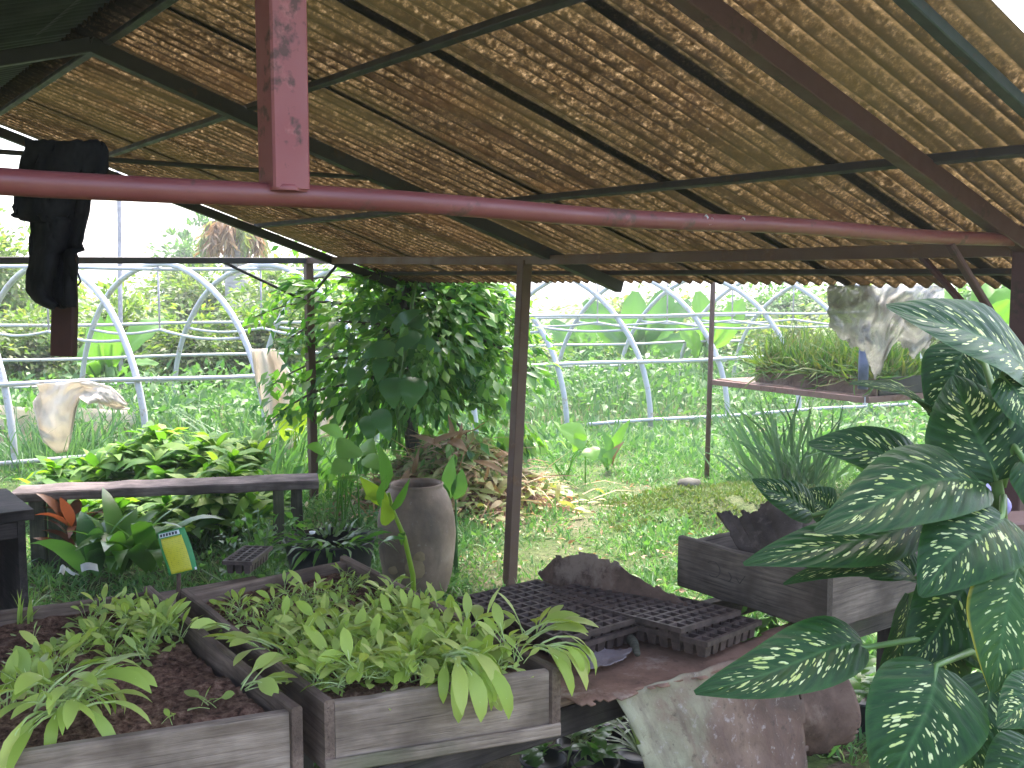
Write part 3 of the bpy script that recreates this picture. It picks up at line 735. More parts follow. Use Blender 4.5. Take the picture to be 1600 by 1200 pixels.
# grey box at the right
PL = (-1.085, -.25, -.07, .45)
plan = bed('grey wooden box tilted over the table end, holding a bark slab', *PL, .868, .715, soilmat=False, name='wooden_box', cat='box', wm=('wood_grey', 'wood_grey'), swap=True)
m = MB()   # scratched mark on its side: a C with a short tail and a tick
sd = B(PL[0] - .026, 0)
def onside(s, z): return B(PL[0] - .0262, s, z)
for arc in ([(.33 + .028 * math.cos(q), .805 + .024 * math.sin(q)) for q in np.linspace(.7, 5.3, 14)], [(.27 - .012 * math.sin(q * 3), .81 - .03 * q) for q in np.linspace(0, 1, 8)], [(.24, .80), (.225, .785), (.205, .812)]):
    tube(m, [onside(s, z) for s, z in arc], .0011, 5)
m.build('scratched_mark', M['wood_dark'], plan)
# support under the grey box
board('prop', B(-.95, .1, .65), B(-.95, .1, .713), .07, .06, M['wood_dark'], table, up=V)
board('prop', B(-.4, .1, .65), B(-.4, .1, .713), .07, .06, M['wood_dark'], table, up=V)
# ------------------------------------------------------------------ rusty sheets
m = MB()
def rs(a, b):
    u = -1.955 + .93 * a; s = -.035 + .68 * b
    z = .690 + .007 * fbm(a * 4, b * 4, 3) + .004 * fbm(a * 13, b * 13, 4) + .010 * (1 - b) ** 4 * math.sin(a * 9)
    return B(u, s - .028 * (fbm(a * 6, 1, 8)) * (1 - b), z)
slab(m, rs, 64, 44, .004, keep=lambda a, b: min(a, 1 - a, b * .75, 1 - b) + .05 * fbm(a * 11, b * 9, 12) > .02 and not (a > .73 + .05 * vnoise(b * 9, 3, 4) and b > .16 + .03 * vnoise(a * 14, 2, 8)))
tag(m.build('rusty_sheet', M['rust'], origin=B(-1.5, .3, .69)), 'flat flaking rusty metal sheet lying under the cell trays', 'metal sheet')
m = MB()
def cs(a, b):
    q0 = at(868, 940, 3.08).lerp(at(1135, 1003, 2.72), a); q0.z = .70
    top = np.interp(a, [0, .1, .25, .45, .55, .7, .85, 1], [.06, .125, .15, .16, .135, .10, .08, .04]) + .010 * fbm(a * 12, 3, 5)
    return q0 + V * (.12 * b - .03 * b * b) + Z * (top * (b ** .8) + .004 * fbm(a * 9, b * 5, 2))
slab(m, cs, 60, 14, .005, keep=lambda a, b: b < .93 + .07 * vnoise(a * 24, 0, 4))
tag(m.build('rusty_sheet', M['rustdark'], origin=B(-1.2, .62, .7)), 'curled dark rusty sheet with a ragged upper edge behind the trays', 'metal sheet')
m = MB()
def ds(a, b):
    top = at(950, 1066, 2.33).lerp(at(1240, 1000, 2.66), a); top.z = .695 + .004 * fbm(a * 8, 1, 3)
    hang = .46 * b
    out = .05 * math.sin(min(1, b * 1.3) * PI * .5) + .045 * math.sin(a * PI) * b
    tw = .19 * b * (1 - a) + .03 * a * b
    return top - V * out + U * tw - Z * (hang * (1 - .10 * math.cos(a * 3))) + V * (.018 * fbm(a * 3, b * 3, 6)) + V * (.004 * fbm(a * 14, b * 14, 8))
slab(m, ds, 44, 40, .004, keep=lambda a, b: min(a * .8, 1 - a, 1.2 - b) + .03 * fbm(a * 9, b * 9, 15) > .012)
tag(m.build('zinc_sheet', M['droop'], origin=B(-1.55, -.05, .5)), 'grey pink stained metal sheet hanging down over the table front', 'metal sheet')
m = MB()
def d2(a, b):
    p = at(1228 + 92 * a, 1040 + 26 * a, 2.78 + .05 * a); q = p - Z * (.21 * b + .02 * math.sin(a * 4)) - V * (.06 * math.sin(b * PI)) - U * (.03 * b)
    return q + V * (.02 * fbm(a * 3, b * 3, 2))
slab(m, d2, 20, 24, .005, keep=lambda a, b: min(a, 1 - a, 1 - b) + .06 * fbm(a * 6, b * 6, 3) > .02 and not (a > .75 and b > .85))
tag(m.build('zinc_sheet', M['rustdark'], origin=at(1280, 1100, 2.8)), 'small dark bent metal scrap hanging behind the stained sheet', 'metal sheet')
m = MB()
def pe(a, b):
    p = onz(880, 1012, .70).lerp(onz(990, 1020, .70), a); q = onz(905, 1052, .70).lerp(onz(972, 1046, .70), a)
    r = p.lerp(q, b); r.z = .704 + .004 * fbm(a * 6, b * 6, 4) + .022 * b ** 3 * (a ** 2) + .012 * max(0, a - .7) * 3 * (1 - b); return r
slab(m, pe, 30, 24, .003, keep=lambda a, b: min(a, 1 - a, b, 1 - b) + .11 * fbm(a * 8, b * 8, 21) > .03)
tag(m.build('paint_flake', M['peel'], origin=onz(935, 1030, .70)), 'pale grey peeling flake curled up on the rusty sheet', 'scrap')
m = MB()
pts = [onz(942, 988, .70), onz(962, 990, .70), onz(978, 998, .70), onz(990, 1012, .70), onz(996, 1030, .70)]
tube(m, [p + Z * .014 for p in pts], [.008, .013, .014, .013, .008], 10)
tag(m.build('stick', M['wood_leg'], origin=pts[2]), 'short curved mossy stick lying in front of the cell trays', 'stick')
# ------------------------------------------------------------------ cell trays
def tray_mb(L, W, nx, ny, depth=.042):
    m = MB(); cx, cy = W / nx, L / ny; g = .12
    for i in range(nx):
        for j in range(ny):
            x0, y0 = -W / 2 + i * cx, -L / 2 + j * cy
            a = [(x0, y0), (x0 + cx, y0), (x0 + cx, y0 + cy), (x0, y0 + cy)]
            b = [(x0 + cx * g, y0 + cy * g), (x0 + cx * (1 - g), y0 + cy * g), (x0 + cx * (1 - g), y0 + cy * (1 - g)), (x0 + cx * g, y0 + cy * (1 - g))]
            d = .26; c = [(x0 + cx * d, y0 + cy * d), (x0 + cx * (1 - d), y0 + cy * d), (x0 + cx * (1 - d), y0 + cy * (1 - d)), (x0 + cx * d, y0 + cy * (1 - d))]
            e = .20
            o_ = [(x0 + cx * .06, y0 + cy * .06), (x0 + cx * .94, y0 + cy * .06), (x0 + cx * .94, y0 + cy * .94), (x0 + cx * .06, y0 + cy * .94)]
            ob = [(x0 + cx * e, y0 + cy * e), (x0 + cx * (1 - e), y0 + cy * e), (x0 + cx * (1 - e), y0 + cy * (1 - e)), (x0 + cx * e, y0 + cy * (1 - e))]
            vs = [(*p, .0) for p in a] + [(*p, .0) for p in b] + [(*p, -depth) for p in c] + [(*p, -.003) for p in o_] + [(*p, -depth - .003) for p in ob]
            fs = []
            for k in range(4):
                k2 = (k + 1) % 4
                fs += [(k, k2, 4 + k2, 4 + k), (4 + k, 4 + k2, 8 + k2, 8 + k), (12 + k2, 12 + k, 16 + k, 16 + k2)]
            fs += [(8, 9, 10, 11), (19, 18, 17, 16)]
            m.add(vs, fs)
    return m
def cell_tray(label, c, ang, L, W, nx, ny, group=None, tilt=0., roll=0.):
    t = thing('cell_tray', label, 'seed tray', c, group)
    o = tray_mb(L, W, nx, ny).build('cell_block', M['tray'], t, smooth=False); o.location = (0, 0, .046)
    o.data.transform(Matrix.Translation(wl(t)))
    m = MB(); w2, l2, w3, l3 = W / 2, L / 2, W / 2 + .008, L / 2 + .008
    q = [(-w2, -l2), (w2, -l2), (w2, l2), (-w2, l2)]; q2 = [(-w3, -l3), (w3, -l3), (w3, l3), (-w3, l3)]
    vs = [(*p, .047) for p in q] + [(*p, .047) for p in q2] + [(*p, .034) for p in q2] + [(*p, .034) for p in q]
    fs = []
    for k in range(4):
        k2 = (k + 1) % 4; fs += [(k, 4 + k, 4 + k2, k2), (4 + k, 8 + k, 8 + k2, 4 + k2), (8 + k, 12 + k, 12 + k2, 8 + k2)]
    m.add(vs, fs); r = m.build('rim', M['tray'], t, smooth=False); r.data.transform(Matrix.Translation(wl(t)))
    r.location = (0, 0, 0)
    t.rotation_euler = (tilt, roll, ang)
    return t
angV = math.atan2(V.y, V.x) - PI / 2
GT = 'stacked black seedling cell trays'
cell_tray('lower black cell tray of the left stack, under another tray', B(-1.665, .425, .700), angV + R(4), .44, .285, 8, 12, GT)
cell_tray('topmost black cell tray of the left stack, square to the bed', B(-1.67, .43, .722), angV + R(2), .44, .285, 8, 12, GT)
cell_tray('lower black cell tray of the right stack, jutting towards the zinc sheet', B(-1.415, .27, .698), angV + R(11), .50, .265, 7, 13, GT, R(-1.), R(2))
cell_tray('topmost black cell tray of the right stack, sloping and dusty', B(-1.43, .33, .718), angV + R(8), .50, .265, 7, 13, GT, R(-1.5), R(3))
cell_tray('small black cell tray lying behind the seedling bed beneath the bench leg', onz(388, 885, .68), angV + R(-42), .20, .09, 3, 7, None, R(0))
# ------------------------------------------------------------------ bark slab in the box
m = MB()
def bs(a, b):
    top = at(1112 + 160 * a, 797 + 6 * math.sin(a * 7) - 4 * a, 3.14 - .10 * a); bot = at(1165 + 125 * a, 868 + 14 * a, 3.03 - .22 * a)
    return top.lerp(bot, b) + V * (.02 * math.sin(a * PI) + .008 * fbm(a * 6, b * 6, 3)) + Z * (.02 * fbm(a * 9, 2, 6)) * (1 - b)
slab(m, bs, 50, 18, .014, keep=lambda a, b: b > .06 + .12 * vnoise(a * 17, 2, 9))
tag(m.build('bark_slab', M['barkpiece'], origin=at(1190, 840, 3.1)), 'dark bark slab with a jagged edge leaning in the grey box', 'bark')
# ------------------------------------------------------------------ bench
bench = thing('plank_bench', 'weathered grey plank bench on square posts behind the beds', 'bench', at(250, 900, 5.9).xy.to_3d())
bl = at(24, 769, 5.86); br = at(497, 757, 6.25); bl.z = br.z = .465
board('seat', bl, br, .27, .055, M['wood_bench'], bench, ch=.008, segs=14, jit=.004, seed=4)
bx = (br - bl).normalized(); by = Z.cross(bx)
for (f_, off, w) in ((.075, -.06, .085), (.135, -.05, .10), (.86, -.075, .065), (.925, .06, .07)):
    p = bl.lerp(br, f_) + by * off
    board('leg', Vector((p.x, p.y, -.02)), Vector((p.x, p.y, .436)), w, .065, M['wood_leg'], bench, up=by, jit=.002)
# ------------------------------------------------------------------ nest box at the left
ce = at(43, 900, 4.25); ce.z = 0; ex = Vector((-.80, -.60, 0)); ey = Vector((-.60, .80, 0))
nb = thing('wooden_crate', 'dark open-fronted wooden crate at the left edge beyond the bed', 'crate', ce + ex * .4 + ey * .25)
def cr(a, b, z): return ce + ex * a + ey * b + Z * z
CW, CD, CH = .85, .52, .70
board('top', cr(-.03, CD / 2, CH), cr(CW, CD / 2, CH), CD + .06, .045, M['cratewood'], nb, segs=6, jit=.003)
for a in (.015, CW - .03): board('side_board', cr(a, 0, .335), cr(a, CD, .335), .03, .68, M['cratewood'], nb)
board('back_board', cr(.032, CD - .02, .335), cr(CW - .05, CD - .02, .335), .03, .68, M['wood_dark'], nb)
board('front_rail', cr(.032, .02, .635), cr(CW - .05, .02, .635), .035, .07, M['cratewood'], nb)
board('bottom', cr(.032, CD / 2 - .01, .06), cr(CW - .05, CD / 2 - .01, .06), CD - .06, .03, M['wood_dark'], nb)
# ------------------------------------------------------------------ clay jar, tub
jc = onz(652, 925, 0); jar = thing('clay_jar', 'tall grey weathered clay water jar beside the seedling bed', 'jar', jc)
m = MB()
prof = [(.155, 0), (.17, .03), (.19, .12), (.207, .24), (.213, .34), (.208, .42), (.19, .50), (.168, .55), (.147, .58), (.143, .592), (.148, .603), (.140, .608), (.130, .600), (.128, .58), (.15, .54), (.185, .45), (.19, .34), (.16, .05), (.001, .04)]
lathe(m, prof, jc, 48, .008)
m.build('jar_body', M['clay'], jar)
m = MB(); cc = jc + Vector((.02, -.209, .21))
m2 = []
for k in range(3):
    c = jc + Vector(((.01, -.215, .185), (-.11, -.18, .17), (.03, -.208, .25))[k]); r = (.05, .022, .03)[k]
    n_ = 14; ring = [c + Vector((r * math.cos(q) * (1 + .3 * _h(i, k)), .004, r * .9 * math.sin(q) * (1 + .3 * _h(i, k, 3)))) for i, q in enumerate([2 * PI * i / n_ for i in range(n_)])]
    m.add(ring + [c - Vector((0, .006, 0))], [(n_, (i + 1) % n_, i) for i in range(n_)])
m.build('worn_patch', m_plain('flaked_clay', (.30, .22, .13), .85, .3), jar)
tb = at(517, 930, 5.0); tb.z = 0
tub = thing('black_tub', 'round black plastic tub of water plants beside the clay jar', 'tub', tb)
m = MB(); lathe(m, [(.17, 0), (.205, .30), (.225, .40), (.232, .41), (.225, .415), (.212, .40), (.19, .33), (.001, .33)], tb, 32); m.build('tub_body', M['black'], tub)
# ------------------------------------------------------------------ seed packet on its stake
pk = thing('seed_packet', 'yellow and green seed packet stuck on a stake between the beds', 'seed packet', at(276, 935, 2.80))
c4 = [at(246, 833, 2.78), at(289, 823, 2.78), at(309, 889, 2.76), at(263, 900, 2.76)]
nrm = (c4[1] - c4[0]).cross(c4[3] - c4[0]).normalized()
if nrm.y > 0: nrm = -nrm
def pkf(a, b, lift=0.):
    p = c4[0].lerp(c4[1], a).lerp(c4[3].lerp(c4[2], a), b)
    return p + nrm * (.010 * math.sin(PI * a) * math.sin(PI * b) + .006 * math.sin(b * 5 + a * 2) + lift)
def pkp(name, a0, a1, b0, b1, lift, mat, n=14):
    m = MB(); slab(m, lambda a, b: pkf(a0 + (a1 - a0) * a, b0 + (b1 - b0) * b, lift), n, n, -.0012 if lift == 0 else -.0004); return m.build(name, mat, pk)
pkp('packet_body', 0, 1, 0, 1, 0., M['pk_green'])
pkp('header_band', .06, .80, .03, .13, .0022, M['pk_white'], 8)
pkp('label_panel', .10, .84, .155, .985, .0022, M['panel'])
for k in range(6):
    a0 = .10 + k * .11; pkp('header_letter', a0, a0 + .075, .05, .112, .003, M['pk_ink'], 3)
pkp('label_panel', .93, 1.0, .94, 1.0, .0022, M['pk_white'], 3)
rod('stake', at(277, 938, 2.79) - Z * .05, at(280, 870, 2.79), .006, M['stake'], 6, pk)
# paper scraps
for k, (px, py, w, a) in enumerate(((140, 890, .055, .5), (113, 897, .022, 1.2), (97, 894, .018, .2))):
    c = onz(px, py, .682); m = MB()
    slab(m, lambda x, y: c + Vector(((x - .5) * w * math.cos(a) - (y - .5) * .04 * math.sin(a), (x - .5) * w * math.sin(a) + (y - .5) * .04 * math.cos(a), .006 * math.sin(x * 4) + .016 * y * y)), 6, 6, .0012)
    tag(m.build('paper_scrap', M['paper'], origin=c), ('largest curled pale paper scrap lying behind the left bed', 'small bright scrap beside the larger paper scrap', 'smallest white scrap nearest the bench post')[k], 'paper scrap')
# ------------------------------------------------------------------ rag and hanging stub at the left
DR = 2.3
m = MB()
st0, st1 = at(101, 235, DR + .03), at(101, 556, DR + .03)
o = board('hanging_board', st0, st1, 36 / FPX * DR, .03, M['stub'], None, up=(0, 1, 0), segs=8, jit=.002)
tag(o, 'dark red broken board hanging straight down at the left', 'board')
m = MB()
def outline(y):
    L = np.interp(y, [220, 262, 300, 334, 340, 344, 372, 400, 425, 455, 468, 474, 480], [42, 33, 21, 20, 8, 45, 48, 50, 45, 44, 52, 62, 80])
    Rr = np.interp(y, [220, 226, 262, 300, 340, 384, 390, 393, 420, 480], [160, 168, 166, 146, 137, 128, 133, 117, 116, 116])
    return L, Rr
def rg(a, b):
    y = 220 + 260 * b; L, Rr = outline(y); px = L + (Rr - L) * a
    d = DR - .025 + .02 * math.sin(a * 9 + b * 3) * (.4 + b) + .03 * fbm(a * 5, b * 4, 2) + .012 * fbm(a * 16, b * 7, 5) - .03 * math.sin(a * PI)
    return at(px + 2.5 * fbm(b * 16, a * 3, 4) * (1 if a in (0, 1) else .3), y + 3 * fbm(a * 8, 3, 9) * (1 - b), d)
slab(m, rg, 36, 60, .006)
tag(m.build('dark_rag', M['cloth'], origin=at(100, 300, DR)), 'ragged black cloth draped over the hanging board behind the red pipe', 'cloth')
m = MB(); tube(m, [at(116, 392, DR), at(122, 402, DR), at(121, 425, DR), at(126, 440, DR), at(121, 447, DR)], .0022, 5)
tag(m.build('cord', M['string'], origin=at(121, 420, DR)), 'thin dark cord dangling from the black cloth', 'cord')
# ------------------------------------------------------------------ hoop house
hoop0, hstep = Vector((-3.40, 9.4, 0)), Vector((1.005, .483, 0)); HD = Vector((-.743, .669, 0)); HW, HH = 4.0, 1.93
tun = thing('hoop_house', 'bare grey pipe hoop house frame without its cover behind the shed', 'greenhouse frame', hoop0)
def hp(k, th):
    b = hoop0 + hstep * k
    return b + HD * (HW / 2 * (1 - math.cos(th))) + Z * (HH * math.sin(th) ** .92 if 0 < th < PI else 0)
for k in range(-3, 11):
    m = MB(); n = 28; j = random.uniform(-.015, .015)
    tube(m, [hp(k, PI * i / n) + Vector((j * i / n, 0, -.05 if i in (0, n) else .006 * math.sin(i + k))) for i in range(n + 1)], .032, 10)
    m.build('hoop', M['galv'], tun)
def rail(name, th, k0, k1, r, dz=0., wob=.008, off=0.):
    m = MB(); n = int((k1 - k0) * 3)
    tube(m, [hp(0, th) + hstep * (k0 + (k1 - k0) * i / n) + Z * (dz + wob * math.sin(i * .9)) - HD * off for i in range(n + 1)], r, 8)
    m.build(name, M['galv'], tun)
rail('side_rail', .40, -3.4, 7.1, .022, off=.05)
rail('side_rail', .055, 4.2, 10, .021, off=.05)
rail('side_rail', .055, -3.2, -.2, .021, off=.05)
rail('ridge_rail', PI / 2, -3, 10, .02, -.05)
rail('side_rail', PI - .40, -3.2, 10, .019)
rail('side_rail', PI - .22, -3.2, 10, .016)
rail('side_rail', PI - .66, -3.2, 10, .018)
rail('side_rail', .74, 3.6, 10, .016, off=.05)
# sagging tie wires and drop rods under the ridge
for k in range(-3, 10):
    a = hp(k, PI / 2); m = MB(); b = a - Z * .72
    tube(m, [a, b], .011, 6); m.build('drop_rod', M['palepole'], tun)
    m = MB(); c0, c1 = hp(k, .62), hp(k, PI - .62)
    tube(m, [c0.lerp(b, t) - Z * (.05 * math.sin(PI * t)) for t in np.linspace(0, 1, 7)] + [b.lerp(c1, t) - Z * (.05 * math.sin(PI * t)) for t in np.linspace(.15, 1, 7)], .016, 6)
    m.build('cross_tie', M['galv'], tun)
# cream sheet scraps
def clothobj(name, label, cat, fn, nu, nv, mat, keep=None, th=.004, group=None):
    m = MB(); slab(m, fn, nu, nv, th, keep); o = m.build(name, mat, origin=fn(.5, .5)); return tag(o, label, cat, group)
def sc1(a, b):
    px = np.interp(a, [0, .35, .5, .62, .8, 1], [56, 104, 128, 145, 168, 198])
    bot = np.interp(a, [0, .06, .2, .36, .44, .5, .6, .7, .85, 1], [640, 690, 708, 705, 640, 622, 632, 628, 640, 640])
    top = np.interp(a, [0, .3, .6, .8, 1], [600, 597, 594, 604, 632])
    d = 8.75 + .06 * math.sin(a * 11 + b * 4.5) * (.3 + b * .8) + .05 * fbm(a * 7, b * 5, 3) - .05 * b
    return at(px + 5 * math.sin(b * 6 + a * 9), top + (bot - top) * b, d)
clothobj('plastic_sheet', 'crumpled cream sheet hanging in a lobe from the low rail at the left', 'plastic sheet', sc1, 60, 24, M['cream'])
def sc2(a, b):
    px = np.interp(b, [0, .35, .6, 1], [392, 400, 412, 420]) + np.interp(b, [0, .35, .6, .8, 1], [38, 62, 40, 40, 52]) * a
    py = 545 + (702 + 12 * math.sin(a * 5) - 545) * b
    return at(px, py, 9.55 + .10 * math.sin(a * 11 + b * 2) * (.4 + b) + .05 * a)
clothobj('plastic_sheet', 'torn cream sheet hanging upright on a hoop leg beside the leafy tree', 'plastic sheet', sc2, 30, 30, M['cream'])
def sc4(a, b):
    px = 418 + 50 * a; py = 636 + 72 * b * (1 - .25 * abs(a - .5)) - 6 * a
    return at(px + 10 * (a - .5) * b, py, 9.0 + .05 * math.sin(a * 14))
clothobj('plastic_sheet', 'small pale pointed rag of sheet low beneath the upright torn sheet', 'plastic sheet', sc4, 20, 16, M['cream'], keep=lambda a, b: b > .25 - .5 * abs(a - .45) * 0 and abs(a - .42) < .12 + .5 * b)
def sc5(a, b):
    px = 500 + 52 * a; py = 618 + 66 * b - 10 * a
    return at(px, py, 9.3 + .06 * math.sin(a * 12 + b * 3))
clothobj('plastic_sheet', 'cream sheet scrap lying behind the post and the dark tree', 'plastic sheet', sc5, 16, 16, M['cream'])
def sc3(a, b):
    return at(-40 + 252 * a, 634 + 6 * a + 62 * b + 3 * fbm(a * 6, 1, 3), 10.6 + .05 * math.sin(a * 21) * (.4 + b) + .06 * fbm(a * 7, b * 3, 4))
clothobj('sheet_wall', 'low strip of dirty clouded sheet along the foot of the hoop house at the left', 'plastic sheet', sc3, 60, 8, M['cream'])
def sc6(a, b):
    p = at(150 + 50 * a, 612 + 55 * b + 26 * a * (1 - b), 11.2 + .1 * math.sin(a * 8)); return p
clothobj('plastic_sheet', 'grey clouded sheet sagging behind the crumpled cream lobe', 'plastic sheet', sc6, 20, 16, M['cream'])
for k, (px, top, bot, d, r, lab) in enumerate(((184, 300, 470, 14.5, .032, 'thin pale pole standing far behind the hoop house under the roof gap'), (1112, 449, 750, 8.74, .022, 'thin brown steel post at the corner of the rusty garden table'))):
    m = MB(); a, b = at(px + 2, top, d), at(px - 8 if k else px, bot, d)
    if k: b.z = -.05
    else: b.z = 0
    tube(m, [a + Z * .3, a, a.lerp(b, .5), b], r, 8); tag(m.build(('slim_pole', 'slim_post')[k], M[('palepole', 'brownsteel')[k]], origin=Vector((b.x, b.y, 0))), lab, 'post')
# ------------------------------------------------------------------ trees
def crown_scatter(c, rad, n, L, clumps, flat=.6, csize=.3, droop=.2, tmpl=T_LEAF, wl_=.42, shell=.55, noise=.25):
    """leaves in clumps spread through an uneven ellipsoid; returns scatter and clump centres"""
    S = Scatter(tmpl); cs = []
    for _ in range(clumps):
        d = rnd_dirs(1)[0]; r = (shell + (1 - shell) * rng.random()) * (1 + noise * rng.normal())
        cs.append(np.array(c) + d * np.array(rad) * r)
    cs = np.array(cs); per = max(4, n // clumps)
    for q in cs:
        k = int(per * rng.uniform(.5, 1.5)); s = csize * rng.uniform(.6, 1.4)
        off = rng.normal(size=(k, 3)) * s * np.array((1, 1, flat)) * .55
        d = unit(off + (q - np.array(c)) * .25 + rng.normal(size=(k, 3)) * .25 * s); d[:, 2] -= droop + .3 * rng.random(k)
        nn = rng.normal(size=(k, 3)) * .55 + np.array((0, -.15, 1.))
        ll = L * rng.uniform(.6, 1.25, k)
        S.add(q + off, d, nn, ll, ll * wl_ * rng.uniform(.8, 1.2, k))
    return S, cs
def limbs(m, base, cs, r0, k=10, top=None):
    idx = rng.choice(len(cs), min(k, len(cs)), replace=False)
    top = top or base + Z * .8
    for i in idx:
        q = Vector(cs[i]); t = rng.uniform(.35, 1.); s = base.lerp(top, t); mid = s.lerp(q, .5) + Vector(rng.normal(size=3) * .06 * (q - s).length) + Z * .08
        tube(m, [s, s.lerp(mid, .5), mid, mid.lerp(q, .6), q], [r0 * (.55 - .25 * t), r0 * .4, r0 * .28, r0 * .18, r0 * .08], 7)
def tree(name, label, cat, x, y, h, c, rad, n, L, clumps, mat, tr=.06, csize=.35, group=None, tmpl=T_LEAF, lean=(0, 0), wl_=.42, bark='bark', droop=.2, shell=.55, nl=10, flat=.6):
    t = thing(name, label, cat, Vector((x, y, 0)), group); b = Vector((x, y, -.05)); top = Vector((x + lean[0], y + lean[1], h))
    S, cs = crown_scatter(c, rad, n, L, clumps, csize=csize, tmpl=tmpl, wl_=wl_, droop=droop, shell=shell, flat=flat)
    m = MB(); k = 7
    tube(m, [b.lerp(top, i / k) + Vector((.03 * math.sin(i * 2.1) * h * .3, .02 * math.cos(i * 1.7) * h * .3, 0)) for i in range(k + 1)], [tr * (1.25 - .75 * i / k) for i in range(k + 1)], 9)
    limbs(m, b.lerp(top, .25), cs, tr, nl, top)
    m.build('trunk', M[bark], t); S.build('crown', M[mat], t)
    return t
# the dark leafy tree in the middle
cp = onz(640, 760, 0); cx, cyy = -.82, 8.1
ct = tree('garden_tree', 'dense dark green small-leaved tree in the middle behind the clay jar', 'tree', cx + .02, cyy, 2.2, (cx + .10, cyy, 1.26), (.90, .75, 1.20), 7600, .12, 150, 'tree_mid', .055, .21, wl_=.48, droop=.4, shell=.25, nl=26)
S = Scatter(T_LEAF); mb = MB()      # long side sprays reaching over the hoops
for (x0, y0, x1, y1, dd) in ((560, 480, 395, 478, 7.9), (560, 500, 440, 520, 7.7), (560, 560, 415, 590, 7.8), (590, 440, 420, 440, 8.2), (680, 470, 800, 480, 7.9), (690, 520, 830, 560, 7.8), (690, 560, 770, 620, 7.7), (560, 600, 420, 640, 7.6), (640, 430, 780, 440, 8.), (700, 450, 835, 520, 8.1), (640, 440, 560, 420, 7.7)):
    a, b = at(x0, y0, 8.0), at(x1, y1, dd); pts = [a.lerp(b, t) - Z * (.10 * t * t) + Z * .06 * math.sin(t * 3) for t in np.linspace(0, 1, 8)]
    tube(mb, pts, [.014 * (1 - .1 * i) for i in range(8)], 6)
    for _ in range(95 if x1 < x0 else 170):
        t = rng.random() ** .7; p = a.lerp(b, t) - Z * (.10 * t * t) + Vector(rng.normal(size=3) * .065)
        d = rng.normal(size=3) * .6 + np.array((b - a).normalized()) * .5; d[2] -= .5
        l = rng.uniform(.07, .13); S.add([p], [d], [rng.normal(size=3) * .5 + np.array((0, -.2, 1))], [l], [l * .45])
S.build('side_sprays', M['tree_mid'], ct); mb.build('side_branches', M['bark'], ct)
# vine with big leaves on its trunk
vine = thing('climbing_vine', 'big-leaved dark green climbing vine hanging on the middle tree', 'vine', Vector((cx, cyy - .55, .5)))
m = MB(); tube(m, [at(625, 700, 7.45), at(620, 620, 7.4), at(632, 560, 7.35), at(640, 500, 7.4), at(650, 440, 7.5)], .012, 7); m.build('stem', M['stem'], vine)
for (bx_, by_, tx, ty, w, d) in ((650, 590, 640, 640, 42, 7.15), (612, 590, 616, 640, 38, 7.2), (625, 545, 565, 560, 30, 7.2), (640, 535, 690, 550, 30, 7.3), (655, 520, 615, 560, 26, 7.25), (600, 560, 590, 600, 24, 7.3), (640, 500, 672, 520, 30, 7.4), (610, 520, 660, 485, 24, 7.4), (590, 640, 610, 690, 30, 7.2), (575, 650, 580, 695, 26, 7.3), (565, 575, 545, 610, 24, 7.3), (605, 480, 580, 510, 26, 7.5)):
    m = MB(); a, b = at(bx_, by_, d + .06), at(tx, ty, d - .05); L = (b - a).length; k = 8
    mid = [a.lerp(b, i / k) + Vector((0, -.05 * math.sin(PI * i / k), .03 * math.sin(PI * i / k))) for i in range(k + 1)]
    t = (b - a).normalized(); nn = Vector((.1, -.8, .6)); nn = (nn - t * nn.dot(t)).normalized(); sd = t.cross(nn)
    strip(m, mid, [sd] * 9, [nn] * 9, [w / FPX * d * .55 * prof_ovate(max(.02, i / k)) for i in range(k + 1)], .2, .06, 3, 4)
    m.build('leaf', M['bigdark'], vine)
